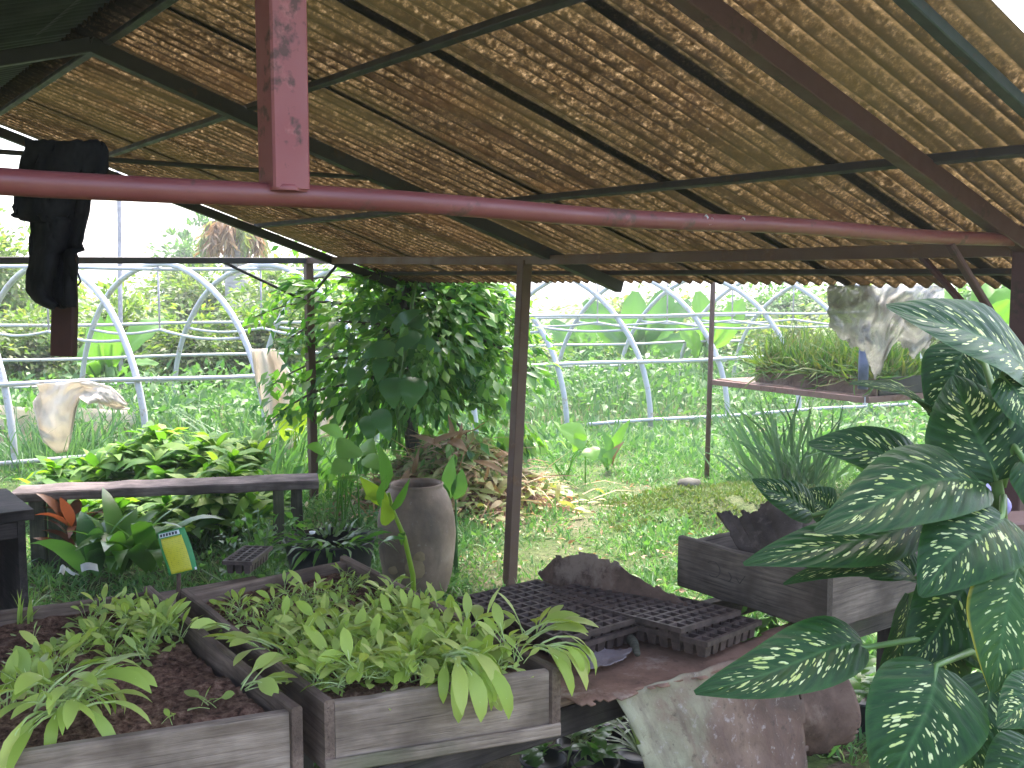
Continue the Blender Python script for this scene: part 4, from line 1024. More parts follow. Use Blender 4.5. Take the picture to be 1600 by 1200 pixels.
# background trees and bushes
GB = 'trees and bushes beyond the hoop house'
bgl = [  # px centre, depth, top py, bottom py, half width px, mat, leaf size, leaves, label
    (-20, 19, 300, 640, 110, 'tree_far', .15, 5200, 'tall mixed green tree at the left edge behind the hanging board'),
    (70, 26, 420, 620, 80, 'tree_pale', .17, 3400, 'pale leafy tree just left of the sky gap'),
    (292, 40, 340, 470, 50, 'tree_dark', .22, 3600, 'round dark tree standing alone against the white sky'),
    (315, 24, 405, 620, 100, 'tree_far', .16, 4600, 'green bushy tree under the tallest left hoop'),
    (450, 21, 385, 640, 85, 'tree_pale', .15, 4200, 'pale green tree left of the shed corner post'),
    (700, 26, 400, 660, 130, 'tree_pale', .17, 4200, 'pale tree behind the dark middle tree'),
    (1010, 30, 462, 620, 120, 'tree_far', .19, 3600, 'far green tree above the banana leaves'),
    (1230, 27, 440, 640, 110, 'tree_dark', .17, 4200, 'dark tree behind the grass trough, left of the net'),
    (1400, 24, 420, 660, 120, 'tree_far', .16, 4000, 'green tree hidden mostly by the hanging net'),
    (1560, 19, 400, 680, 110, 'tree_dark', .15, 4000, 'dark tree behind the red corner post'),
    # the nearer row, close behind the far foot of the hoops
    (-60, 14.5, 470, 650, 90, 'tree_far', .11, 3800, 'bush cut by the left edge below the tall mixed tree'),
    (55, 15.2, 478, 650, 80, 'tree_far', .11, 3800, 'mixed bush behind the cream sheet lobe at the left'),
    (185, 16.4, 452, 650, 70, 'tree_pale', .12, 3400, 'yellowish bush behind the left banana plant'),
    (300, 15.4, 486, 650, 80, 'tree_far', .11, 3800, 'greenest bush in the middle of the left hoops'),
    (415, 15.8, 462, 650, 75, 'tree_far', .11, 3800, 'green bush behind the upright torn cream sheet'),
    (525, 16.2, 440, 650, 80, 'tree_pale', .12, 3400, 'pale bush just right of the shed corner post'),
    (790, 16.5, 520, 650, 80, 'tree_far', .12, 3200, 'bush right of the dark middle tree, behind the second post'),
    (905, 20, 545, 650, 85, 'tree_pale', .13, 3200, 'low yellowish bush right of the second post'),
    (1015, 20.5, 538, 650, 85, 'tree_far', .13, 3200, 'low green bush at the foot of the tallest banana plant'),
    (1130, 20, 520, 650, 85, 'tree_dark', .13, 3400, 'dark low bush behind the slim brown post'),
    (1240, 18.5, 490, 650, 85, 'tree_far', .12, 3400, 'bush showing below the rusty table top'),
    (1360, 17.5, 480, 660, 90, 'tree_pale', .12, 3000, 'pale bush behind the shade net'),
    (1490, 15, 470, 680, 95, 'tree_far', .11, 3200, 'bush behind the two slanting braces'),
    (1620, 14.5, 440, 700, 100, 'tree_far', .11, 2600, 'bushy tree just past the right edge of the shed')]
for (px, d, ty, by_, hw, mat, L, n, lab) in bgl:
    a, b = at(px, ty, d), at(px, by_, d); zt, zb = a.z, max(.1, b.z if d < 30 else 0); rx = hw / FPX * d
    zc = (zt + zb) / 2; rz = (zt - zb) / 2
    tree('bush' if d < 21 and ty > 430 else 'broadleaf_tree', lab, 'bush' if d < 21 and ty > 430 else 'tree', a.x, d, zc + rz * .3, (a.x, d, zc), (rx * 1.0, rx * .7, rz * .92), n, L * 1.1, max(40, n // 38), mat, .04 if d < 30 else .12, rx * .27, GB, wl_=.5, shell=.25, nl=9)
# right corner tree seen above the roof edge
tree('tall_tree', 'dark branches showing above the right end of the roof', 'tree', 7.6, 9.0, 5.6, (7.3, 9.0, 5.6), (1.9, 1.6, 1.7), 2600, .16, 70, 'tree_dark', .12, .45, shell=.3)
# dead palm
pd = 23.; pp = at(372, 640, pd); palm = thing('dead_palm', 'pale palm trunk with brown hanging dead fronds behind the hoops', 'palm', Vector((pp.x, pd, 0)))
m = MB(); tube(m, [Vector((pp.x, pd, -.1)), Vector((pp.x + .05, pd, 1.2)), Vector((pp.x, pd, at(372, 352, pd).z))], [.30, .27, .24], 12); m.build('trunk', M['palebark'], palm)
for k in range(11):
    az = 2 * PI * k / 11 + .2; m = MB(); p = Vector((pp.x, pd, at(372, 350, pd).z))
    pts = []; e = .5
    for i in range(9):
        pts.append(p.copy()); p = p + Vector((math.cos(e) * math.cos(az), math.cos(e) * math.sin(az), math.sin(e))) * .13; e -= .32
    tube(m, pts, .018, 5)
    m.build('frond', M['deadleaf'], palm)
    S = Scatter(T_ARC)
    for i in range(1, 9):
        for _ in range(14):
            q = pts[i] + Vector(rng.normal(size=3) * .03); d = rng.normal(size=3) * .35; d[2] -= 1.; l = rng.uniform(.25, .55)
            S.add([q], [d], [rng.normal(size=3)], [l], [.05])
    o = S.build('frond', M['deadleaf'] if k % 3 else M['paletrim'], palm)
# banana plants
def banana(label, px, d, zb, leaves, mat='banana', group='banana plants inside and behind the hoop house', name='banana_plant'):
    b = at(px, 600, d); t = thing(name, label, 'banana plant', Vector((b.x, d, 0)), group)
    m = MB(); tube(m, [Vector((b.x, d, -.05)), Vector((b.x + .02, d, zb * .6)), Vector((b.x, d, zb))], [.10, .08, .05], 10); m.build('stalk', M['stem'], t)
    for (bx_, by_, tx, ty, w, face, dd) in leaves:
        a, e = at(bx_, by_, d), at(tx, ty, d + dd); m = MB(); k = 10
        e = e + Vector((random.uniform(-.1, .1), random.uniform(-.3, .1), 0)); t_ = (e - a).normalized(); nn = Vector(face); nn = (nn - t_ * nn.dot(t_)).normalized(); sd = t_.cross(nn); L = (e - a).length
        mid = [a.lerp(e, i / k) + nn * (.12 * L * math.sin(PI * i / k)) for i in range(k + 1)]
        strip(m, mid, [sd] * (k + 1), [nn] * (k + 1), [w / FPX * d * .44 * (.55 * prof_oblong(min(.97, max(.03, i / k))) + .45 * prof_lance(min(.98, max(.02, i / k)))) + .012 for i in range(k + 1)], .34, .16, 4.5, 6)
        st = Vector((b.x, d, zb)); tube(m, [st, st.lerp(a, .5) + Z * .03, a, a.lerp(e, .5) + nn * .10 * L], [.03, .025, .018, .01], 6, mi=0)
        m.build('leaf', M[mat], t)
banana('banana plant with broad upright leaves under the left hoops', 172, 13.2, .75, [(165, 580, 158, 492, 40, (0, -1, .2), .1), (175, 578, 182, 488, 26, (.6, -1, .1), .1), (185, 560, 252, 500, 46, (-.3, -1, .5), .2), (160, 585, 128, 535, 52, (.2, -1, .3), .1), (185, 590, 250, 570, 24, (0, -.5, 1), -.5), (150, 590, 135, 570, 30, (0, -.6, 1), -.6)])
banana('tallest banana plant with pale leaves behind the right hoops', 1000, 17.5, 1.1, [(965, 540, 905, 470, 44, (.2, -1, .3), .2), (985, 540, 985, 455, 46, (0, -1, .2), .2), (1000, 540, 1045, 448, 44, (0, -1, .3), .2), (1010, 545, 1082, 470, 40, (-.3, -1, .3), .1), (985, 560, 935, 500, 40, (.2, -1, .5), -.4), (1020, 560, 1090, 520, 34, (-.2, -1, .6), -.4)], 'banana_blue')
banana('banana plant beside the second post seen through the hoops', 900, 18.5, .9, [(900, 560, 870, 500, 36, (.2, -1, .3), .2), (905, 560, 922, 485, 36, (0, -1, .3), .2), (905, 570, 950, 540, 28, (-.2, -1, .6), -.4)], 'banana_blue')
banana('banana plant with wide leaves right of the tallest one', 1105, 16.5, 1.0, [(1100, 540, 1085, 455, 40, (.2, -1, .2), .2), (1110, 545, 1150, 470, 40, (0, -1, .3), .2), (1090, 560, 1050, 505, 34, (.2, -1, .5), -.3)], 'banana')
banana('glossy banana plant framed between the two slanting braces', 1520, 7.2, 1.25, [(1520, 520, 1470, 455, 46, (.3, -1, .5), .1), (1525, 520, 1530, 440, 50, (0, -1, .6), .2), (1540, 525, 1590, 450, 56, (-.3, -1, .5), .1), (1530, 540, 1590, 515, 46, (0, -.6, 1), -.4), (1510, 540, 1462, 505, 40, (0, -.6, 1), -.3), (1535, 520, 1562, 470, 34, (-.5, -1, .2), -.2)], 'banana', None)
# ------------------------------------------------------------------ shrubs near the bench
def clump_plant(name, label, cat, base, n, mat, Lr, Wr, elr, bendr, prof, spread=.08, segs=6, fold=.25, stem=None, group=None, hgt=0., aim=None, wav=.04):
    t = thing(name, label, cat, base, group)
    if stem:
        m = MB(); tube(m, [base - Z * .03, base + Z * (hgt * .5) + Vector((.01, 0, 0)), base + Z * hgt], stem, 7); m.build('stem', M['stem'], t)
    for i in range(n):
        az = rng.uniform(0, 2 * PI) if aim is None else rng.normal(*aim); m = MB()
        q = base + Vector((math.cos(az) * spread * rng.random(), math.sin(az) * spread * rng.random(), hgt * rng.uniform(.3, 1) if hgt else 0))
        curve_leaf(m, q, az, rng.uniform(*elr), rng.uniform(*Lr), rng.uniform(*Wr), prof, rng.uniform(*bendr), segs, fold, wav, rng.normal() * .3, 2)
        m.build('leaf', M[mat], t)
    return t
def shrub(name, label, x, y, c, rad, stems, mat='shrub', L=(.15, .25), group='leafy shrubs behind the bench'):
    """whorls of lance leaves at the tips of many stems"""
    t = thing(name, label, 'shrub', Vector((x, y, 0)), group); S = Scatter(T_ARC); m = MB()
    for _ in range(stems):
        d = rnd_dirs(1)[0]; d[2] = abs(d[2]); r = rng.uniform(.45, 1.05)
        q = Vector(np.array(c) + d * np.array(rad) * r); b = Vector((x + rng.normal() * .07, y + rng.normal() * .07, 0))
        tube(m, [b, b.lerp(q, .5) + Z * .05, q], [.008, .006, .004], 5)
        up = Vector((d[0] * .5, d[1] * .5, 1)).normalized(); k = rng.integers(9, 15)
        for i in range(k):
            az = i * 2.4 + rng.random(); e = rng.uniform(-.35, .75); dd = Vector((math.cos(az) * math.cos(e), math.sin(az) * math.cos(e), math.sin(e)))
            l = rng.uniform(*L); S.add([q - up * (.07 * rng.random())], [dd], [up + Vector(rng.normal(size=3) * .2)], [l], [l * rng.uniform(.27, .36)])
    m.build('stems', M['stem'], t); S.build('foliage', M[mat], t); return t
p = onz(260, 850, 0)
shrub('leafy_shrub', 'bushy lime green shrub of pointed leaves rising above the bench, left part', -2.62, 7.3, (-2.65, 7.3, .12), (.55, .5, .50), 80)
shrub('leafy_shrub', 'bushy green shrub of pointed leaves behind the bench, middle part', -2.05, 7.15, (-2.05, 7.1, .12), (.5, .45, .52), 75)
shrub('leafy_shrub', 'dark green shrub seen under the bench beside the seed packet', -1.98, 6.55, (-1.95, 6.55, .16), (.36, .3, .36), 50)
shrub('leafy_shrub', 'low bright shrub at the far left behind the bench end', -3.15, 7.2, (-3.15, 7.2, .1), (.35, .4, .3), 30)
clump_plant('broadleaf_plant', 'broad-leaved arching plant under the left half of the bench', 'plant', onz(190, 925, 0) + Vector((0, 0, .1)), 15, 'canna', (.38, .60), (.09, .13), (1.0, 1.5), (.9, 2.2), prof_lance, .07, 8, .3)
clump_plant('broadleaf_plant', 'bright arching plant whose pale leaf bends over behind the seed packet', 'plant', onz(236, 920, 0) + Vector((0, 0, .1)), 13, 'canna', (.38, .56), (.08, .12), (1.1, 1.5), (1.2, 2.6), prof_lance, .05, 8, .3)
shrub('leafy_shrub', 'dark low shrub under the middle of the bench behind the arching plants', -2.55, 6.2, (-2.55, 6.15, .12), (.30, .22, .26), 46, 'shrub', (.12, .2))
clump_plant('broadleaf_plant', 'dark upright broad-leaved plant under the bench next to the left bench posts', 'plant', onz(150, 925, 0) + Vector((0, 0, .1)), 14, 'bigdark', (.30, .52), (.08, .12), (1.0, 1.5), (.7, 1.8), prof_lance, .08, 8, .3)
clump_plant('red_plant', 'small red-leaved plant beside the left bench post', 'plant', onz(125, 900, 0), 22, 'redleaf', (.12, .24), (.05, .08), (.2, 1.2), (.4, 1.5), prof_lance, .10, 6, .25, [.008, .007, .005], None, .34)
# yellow elephant-ear and shoots round the compost
def earplant(label, base, leaves, mat='earleaf', cat='plant', group=None):
    t = thing('elephant_ear', label, cat, base, group)
    for (bx_, by_, tx, ty, w, d) in leaves:
        a, e = at(bx_, by_, d), at(tx, ty, d - .1); m = MB(); k = 8
        t_ = (e - a).normalized(); nn = Vector((.05, -.75, .6)); nn = (nn - t_ * nn.dot(t_)).normalized(); sd = t_.cross(nn); L = (e - a).length
        mid = [a.lerp(e, i / k) + nn * (.10 * L * math.sin(PI * i / k)) for i in range(k + 1)]
        strip(m, mid, [sd] * 9, [nn] * 9, [w / FPX * d * .5 * prof_ovate(max(.03, i / k)) for i in range(k + 1)], .18, .06, 3, 6)
        b0 = base + Vector((random.uniform(-.12, .12), random.uniform(-.1, .1), 0)); tube(m, [b0, b0.lerp(a, .5) + Z * .08, a], [.007, .006, .004], 6)
        m.build('leaf', M[mat], t)
earplant('pale green elephant-ear plant between the post and the compost heap', Vector((-1.15, 6.9, 0)), [(555, 695, 528, 715, 50, 6.7), (562, 700, 586, 708, 44, 6.8), (535, 680, 498, 668, 26, 6.9), (528, 660, 545, 630, 15, 7.0), (545, 722, 518, 742, 34, 6.6), (505, 705, 478, 698, 24, 6.9), (570, 715, 600, 735, 30, 6.6)])
earplant('yellow drooping leaf plant between the cream rags and the corner post', Vector((-1.75, 8.6, 0)), [(455, 632, 445, 690, 40, 8.5), (462, 628, 470, 680, 34, 8.5), (450, 640, 432, 672, 22, 8.6)], 'yellowleaf')
earplant('lime green low plant left of the reddish young banana', Vector((.55, 8.6, 0)), [(915, 690, 870, 668, 44, 8.5), (905, 700, 898, 676, 34, 8.5), (920, 700, 930, 720, 30, 8.4), (830, 700, 812, 690, 40, 8.6), (838, 690, 850, 712, 34, 8.6)])
rp = thing('young_banana', 'young reddish-edged banana sprout in the grass by the hoops', 'plant', onz(945, 735, 0))
for (bx_, by_, tx, ty, w, d, mt) in ((950, 728, 940, 672, 22, 9.2, 'banana_blue'), (955, 725, 985, 655, 20, 9.2, 'banana'), (948, 730, 922, 700, 26, 9.1, 'banana_blue'), (957, 727, 975, 690, 14, 9.1, 'deadleaf'), (950, 730, 965, 700, 20, 9.0, 'banana_blue'), (945, 732, 940, 715, 22, 9.0, 'canna')):
    a, e = at(bx_, by_, d), at(tx, ty, d - .1); m = MB(); k = 8; t_ = (e - a).normalized(); nn = Vector((.4 if tx < 950 else -.5, -.75, .5)); nn = (nn - t_ * nn.dot(t_)).normalized(); sd = t_.cross(nn)
    strip(m, [a.lerp(e, i / k) + nn * (.06 * math.sin(PI * i / k)) for i in range(k + 1)], [sd] * 9, [nn] * 9, [w / FPX * d * .5 * prof_lance(min(.98, max(.04, i / k))) for i in range(k + 1)], .3, .08, 3, 4)
    m.build('leaf', M[mt], rp)
# compost heap
hc = onz(700, 775, 0) ; hc = Vector((-.42, 7.75, 0)); heap = thing('compost_heap', 'compost heap of cut stems and brown dead leaves behind the clay jar', 'compost heap', hc)
def hh(x, y): return max(0, .50 * math.exp(-((x / .52) ** 2 + (y / .45) ** 2)) + .06 * fbm(x * 5, y * 5, 3) - .02)
m = MB(); grid(m, lambda a, b: (hc.x + (a - .5) * 2.0, hc.y + (b - .5) * 1.7, hh((a - .5) * 2.0, (b - .5) * 1.7) - .01), 30, 26); m.build('mound', M['soil'], heap)
S = Scatter(T_ARC); S2 = Scatter(T_ARC); S3 = Scatter(T_BLADE)
for (SS, n, l0, l1, ww) in ((S, 260, .07, .20, .22), (S2, 2600, .05, .16, .30), (S3, 520, .2, .5, .03)):
    x = rng.normal(size=n) * .33; y = rng.normal(size=n) * .30; z = np.array([hh(i, j) for i, j in zip(x, y)]) + rng.uniform(0, .05, n)
    d = rnd_dirs(n); d[:, 2] *= .35; d[:, 0] += x * .5; l = rng.uniform(l0, l1, n)
    SS.add(np.stack([hc.x + x, hc.y + y, z], 1), d, rng.normal(size=(n, 3)) * .5 + np.array((0, -.3, 1)), l, l * ww)
S.build('dead_leaves', M['deadleaf'], heap); S2.build('green_cuttings', M['paletrim'], heap); S3.build('cut_stems', M['deadleaf'], heap)['kind'] = 'stuff'
for (bx_, by_, tx, ty, w) in ((705, 690, 700, 648, 12), (715, 688, 722, 660, 10), (660, 700, 735, 672, 14), (640, 735, 625, 765, 14), (700, 690, 730, 705, 24), (740, 720, 795, 745, 14), (645, 740, 655, 700, 12), (690, 700, 640, 680, 14)):
    a, e = at(bx_, by_, 7.35), at(tx, ty, 7.3); m = MB(); k = 6; t_ = (e - a).normalized(); nn = Vector((.2, -.8, .5)); nn = (nn - t_ * nn.dot(t_)).normalized(); sd = t_.cross(nn)
    strip(m, [a.lerp(e, i / k) + nn * (.05 * math.sin(PI * i / k)) for i in range(k + 1)], [sd] * 7, [nn] * 7, [w / FPX * 7.3 * .36 * prof_lance(min(.95, max(.06, i / k))) for i in range(k + 1)], .5, .12, 2, 4)
    m.build('dead_leaf', M['deadleaf'], heap)
# canna in front of the jar
cb = at(643, 905, 4.6); cb.z = 0; can = thing('canna_plant', 'slender young canna with yellowish stem in front of the clay jar', 'plant', cb)
st = [cb, at(634, 850, 4.6), at(612, 770, 4.6), at(588, 740, 4.62)]
st = [Vector((cb.x + .02, 4.6, 0)), at(645, 898, 4.6), at(632, 840, 4.6), at(615, 800, 4.6), at(607, 770, 4.6)]
m = MB(); tube(m, st, [.013, .012, .011, .009, .007], 8); m.build('stem', M['yellowleaf'], can)
def pixleaf(m, bx_, by_, tx, ty, w, d0, d1, nv, prof, k=9, bulge=.1, fold=.3, wav=.05, cols=4, sag=0.):
    a, e = at(bx_, by_, d0), at(tx, ty, d1); t_ = (e - a).normalized(); nn = Vector(nv); nn = (nn - t_ * nn.dot(t_)).normalized(); sd = t_.cross(nn); L = (e - a).length
    mid = [a.lerp(e, i / k) + nn * (bulge * L * math.sin(PI * i / k)) - Z * (sag * L * (i / k) ** 2) for i in range(k + 1)]
    dm = (d0 + d1) / 2
    strip(m, mid, [sd] * (k + 1), [nn] * (k + 1), [w / FPX * dm * .5 * prof(min(.985, max(.03, i / k))) for i in range(k + 1)], fold, wav, 3, cols, seed=bx_)
for (bx_, by_, tx, ty, w, mt, d1, nv) in ((603, 765, 592, 695, 24, 'canna', 4.5, (.6, -1, .3)), (607, 790, 562, 745, 26, 'yellowleaf', 4.5, (-.2, -1, .4)), (585, 755, 515, 752, 10, 'canna', 4.4, (0, -.7, 1)), (610, 800, 640, 748, 14, 'canna', 4.5, (.5, -1, .4)), (597, 770, 570, 780, 30, 'yellowleaf', 4.5, (0, -1, .5)), (628, 852, 632, 838, 12, 'canna', 4.3, (0, -.6, 1)), (600, 800, 605, 742, 18, 'canna', 4.4, (-.4, -1, .3)), (590, 857, 633, 842, 14, 'bigdark', 4.4, (0, -.7, 1)), (605, 820, 598, 780, 26, 'yellowleaf', 4.45, (.3, -1, .3))):
    m = MB(); pixleaf(m, bx_, by_, tx, ty, w, 4.6, d1, nv, prof_lance); m.build('leaf', M[mt], can)
cb2 = Vector((-.32, 5.75, 0)); can2 = thing('canna_plant', 'bluish upright canna leaves just behind the clay jar mouth', 'plant', cb2)
for (bx_, by_, tx, ty, w, nv) in ((703, 778, 708, 712, 26, (-.3, -1, .3)), (712, 780, 722, 732, 26, (.3, -1, .2)), (700, 782, 688, 752, 14, (0, -1, .5))):
    m = MB(); pixleaf(m, bx_, by_, tx, ty, w, 5.75, 5.7, nv, prof_lance); a = at(bx_, by_, 5.75); tube(m, [cb2, cb2.lerp(a, .5), a], [.012, .01, .006], 6); m.build('leaf', M['banana_blue'], can2)
# plants in the tub
S = Scatter(T_ARC); n = 130; q = rng.uniform(0, 2 * PI, n); r = .20 * np.sqrt(rng.random(n)); d = np.stack([np.cos(q), np.sin(q), rng.uniform(-.4, .5, n)], 1); l = rng.uniform(.06, .20, n)
S.add(np.stack([tb.x + r * np.cos(q), tb.y + r * np.sin(q), np.full(n, .40)], 1), d, rng.normal(size=(n, 3)) * .4 + np.array((0, 0, 1)), l, l * .13)
tag(S.build('trailing_plant', M['tree_dark'], origin=(tb.x, tb.y, .4)), 'dark trailing strappy plant spilling out of the black tub', 'plant')
S = Scatter(T_LEAF); n = 420; x = rng.normal(size=n) * .12; z = rng.uniform(0, .5, n); L_ = rng.uniform(.03, .07, n)
S.add(np.stack([tb.x - .36 + x, tb.y + .1 + rng.normal(size=n) * .12, z], 1), rnd_dirs(n, .2), rng.normal(size=(n, 3)) * .4 + np.array((0, 0, 1)), L_, L_ * .5)
wc = thing('weed_clump', 'small dark weedy clump between the bench leg and black tub', 'weed', Vector((tb.x - .36, tb.y + .1, 0))); S.build('foliage', M['tree_dark'], wc); m = MB()
for k in range(14): tube(m, [Vector((tb.x - .36 + random.gauss(0, .05), tb.y + .1, 0)), Vector((tb.x - .36 + random.gauss(0, .12), tb.y + .1 + random.gauss(0, .1), random.uniform(.2, .5)))], .004, 5)
m.build('stems', M['stem'], wc)
m = MB(); a = at(488, 835, 4.78); lathe(m, [(.001, 0), (.012, .004), (.016, .014), (.001, .016)], a, 10); tag(m.build('flower', M['white'], origin=a), 'single pale blue flower hanging at the tub rim', 'flower')
# ------------------------------------------------------------------ rusty garden table with the grass tray
tz = .856; A0 = at(1112, 597, 8.74); A0.z = tz; A1 = at(1352, 625, 7.3); A1.z = tz; ax = (A1 - A0).normalized(); ay = Vector((-ax.y, ax.x, 0))
gt = thing('metal_table', 'rusty steel garden table frame carrying the trough of tall grass', 'table', A0.lerp(A1, .5).xy.to_3d())
for (p, q) in ((A0, A1), (A0 + ay * .95, A1 + ay * .95), (A0, A0 + ay * .95), (A1, A1 + ay * .95), (A0.lerp(A1, .5), A0.lerp(A1, .5) + ay * .95)):
    e = (q - p).normalized() * .02; board('top_rail', p + e, q - e, .03, .045, M['rustframe'], gt)
for p in (A1, A1 + ay * .95, A0 + ay * .95): board('leg', Vector((p.x, p.y, -.03)), Vector((p.x, p.y, tz - .024)), .035, .035, M['rustframe'], gt)
m = MB(); slab(m, lambda a, b: (A0 + (A1 - A0) * (.02 + .96 * a) + ay * (.03 + .89 * b)) + Z * (.028 + .01 * fbm(a * 5, b * 5, 2)), 24, 16, .012); m.build('top_sheet', M['rustdark'], gt)
pz = tz + .035; gtr = thing('grass_trough', 'long dark trough of wild grass standing on the rusty table', 'planter', A0.lerp(A1, .6) + Z * .035)
gb0, gb1 = A0.lerp(A1, .25) + ay * .12, A0.lerp(A1, 1.0) + ay * .12
for off in (0, .62): board('side_board', gb0 + ay * off + Z * .09, gb1 + ay * off + Z * .09, .02, .13, M['rustdark'], gtr)
for p in (gb0, gb1): board('end_board', p + ay * .012 + Z * .09, p + ay * .608 + Z * .09, .02, .13, M['black'], gtr)
m = MB(); grid(m, lambda a, b: gb0.lerp(gb1, .01 + .98 * a) + ay * (.012 + .596 * b) + Z * (.12 + .015 * fbm(a * 9, b * 5, 4)), 30, 12); m.build('soil', M['soil'], gtr)
S = Scatter(T_ARC); n = 2600; a = rng.random(n); b = rng.random(n); base = np.array([gb0.lerp(gb1, x) + ay * (.62 * y) + Z * .13 for x, y in zip(a, b)])
d = rng.normal(size=(n, 3)) * (.2 + .35 * rng.random((n, 1))); d[:, 2] = 1.; l = rng.uniform(.16, .62, n) * (1.05 - .55 * np.abs(a - .35)) * (.75 + .35 * np.array([vnoise(x * 9, 3, 2) for x in a])); S.add(base, d, rng.normal(size=(n, 3)) + np.array((0, -.5, .3)), l, rng.uniform(.008, .02, n))
n = 700; a = rng.random(n); b = rng.random(n) * .3; base = np.array([gb0.lerp(gb1, x) + ay * (.62 * y - .02) + Z * .14 for x, y in zip(a, b)]); d = rng.normal(size=(n, 3)) * .6; d[:, 2] = rng.uniform(-.3, .6, n); l = rng.uniform(.12, .34, n); S.add(base, d, rng.normal(size=(n, 3)) + np.array((0, -.5, .5)), l, rng.uniform(.008, .016, n))
S.build('grass', M['drygrass'], gtr)
# shade net bunched from the eave
nd = 4.6
def net(a, b):
    bot = np.interp(a, [0, .08, .2, .33, .45, .52, .6, .7, .8, .9, 1], [512, 535, 548, 562, 592, 600, 560, 540, 560, 545, 500]) + 4 * vnoise(a * 13, 1, 3)
    px = 1290 + 182 * a; w = 1 - .42 * b * math.exp(-((a - .42) / .33) ** 2); px = 1362 + (px - 1362) * w + 7 * fbm(b * 3, a * 5, 7)
    return at(px, 446 + (bot - 446) * b, nd + .15 * fbm(a * 4 + b * 1.2, b * 2.0, 3) + .02 * fbm(a * 18 + b * 4, b * 5, 5) - .05 * math.sin(PI * b))
clothobj('shade_net', 'bunched grey shade net hanging from the eave above the grass', 'net', net, 110, 50, M['net'], th=.002, keep=lambda a, b: b < .96 + .06 * vnoise(a * 40, 2, 6))
m = MB(); a = at(1352, 500, 6.9); b = at(1348, 608, 6.9); b.z = tz + .12; tube(m, [a, a.lerp(b, .5), b], .034, 10); tag(m.build('slim_pole', M['bluepipe'], origin=Vector((b.x, b.y, 0))), 'thick bluish stake stuck in the grass trough under the shade net', 'post')
# grass clumps, mound
def blade_clump(name, label, c, n, L, W, mat, sp=.12, up=1.2, cat='grass clump'):
    S = Scatter(T_ARC); x = rng.normal(size=n) * sp; y = rng.normal(size=n) * sp; d = rng.normal(size=(n, 3)) * .5; d[:, 0] += x * 2; d[:, 2] = np.abs(rng.normal(up, .3, n)); l = rng.uniform(*L, n)
    S.add(np.stack([c.x + x, c.y + y, np.zeros(n)], 1), d, rng.normal(size=(n, 3)) + np.array((0, -.6, .3)), l, rng.uniform(*W, n))
    return tag(S.build(name, M[mat], origin=c), label, cat)
blade_clump('grass_clump', 'tall bluish strappy grass clump in front of the rusty table', Vector((2.35, 8.35, 0)), 130, (.4, .95), (.018, .032), 'grass_tall', .16)
blade_clump('grass_clump', 'long blue-green grass clump behind the bench right of the shrubs', Vector((-2.1, 8.6, 0)), 200, (.4, .85), (.012, .024), 'grass_tall', .26)
blade_clump('grass_clump', 'tall pale grass clump at the foot of the cream sheet lobe', Vector((-4.2, 9.3, 0)), 240, (.3, .75), (.01, .018), 'grass_tall', .3)
mc = Vector((1.75, 7.45, 0)); md = thing('earth_mound', 'low mossy earth mound behind the grey wooden box', 'mound', mc)
def mh(x, y): return max(-.03, .18 * math.exp(-((x / .85) ** 4 + (y / .55) ** 4)) + .04 * fbm(x * 4, y * 4, 8) - .02)
m = MB(); grid(m, lambda a, b: (mc.x + (a - .5) * 2.6, mc.y + (b - .5) * 1.7, mh((a - .5) * 2.6, (b - .5) * 1.7)), 40, 28); m.build('soil', M['ground'], md)
S = Scatter(T_BLADE); n = 14000; x = rng.uniform(-1.1, 1.1, n); y = rng.uniform(-.75, .75, n); z = np.array([mh(i, j) for i, j in zip(x, y)]); k = (z > -.01) & (np.array([fbm(i * 3, j * 3, 2) for i, j in zip(x, y)]) > -.40); n = k.sum()
d = rng.normal(size=(n, 3)); d[:, 2] = np.abs(d[:, 2]) + .4; l = rng.uniform(.015, .045, n); S.add(np.stack([mc.x + x, mc.y + y, z], 1)[k], d, rng.normal(size=(n, 3)), l, l * .3); o = S.build('moss', M['moss'], md); o['kind'] = 'stuff'
m = MB(); c = at(1078, 757, 7.7); 
for k in range(1): lathe(m, [(.001, -.04), (.06, -.04), (.09, .0), (.07, .035), (.02, .05), (.001, .05)], c, 14, .12)
tag(m.build('stone', M['stone'], origin=c), 'small grey stone on top of the mossy mound', 'stone')
# white-flowered dark plants at the right, far side
clump_plant('dark_plant', 'dark strappy plants with a white flower right of the rusty table', 'plant', Vector((2.95, 7.6, .1)), 26, 'tree_dark', (.4, .75), (.05, .09), (.6, 1.3), (.6, 1.6), prof_lance, .25, 6, .2)
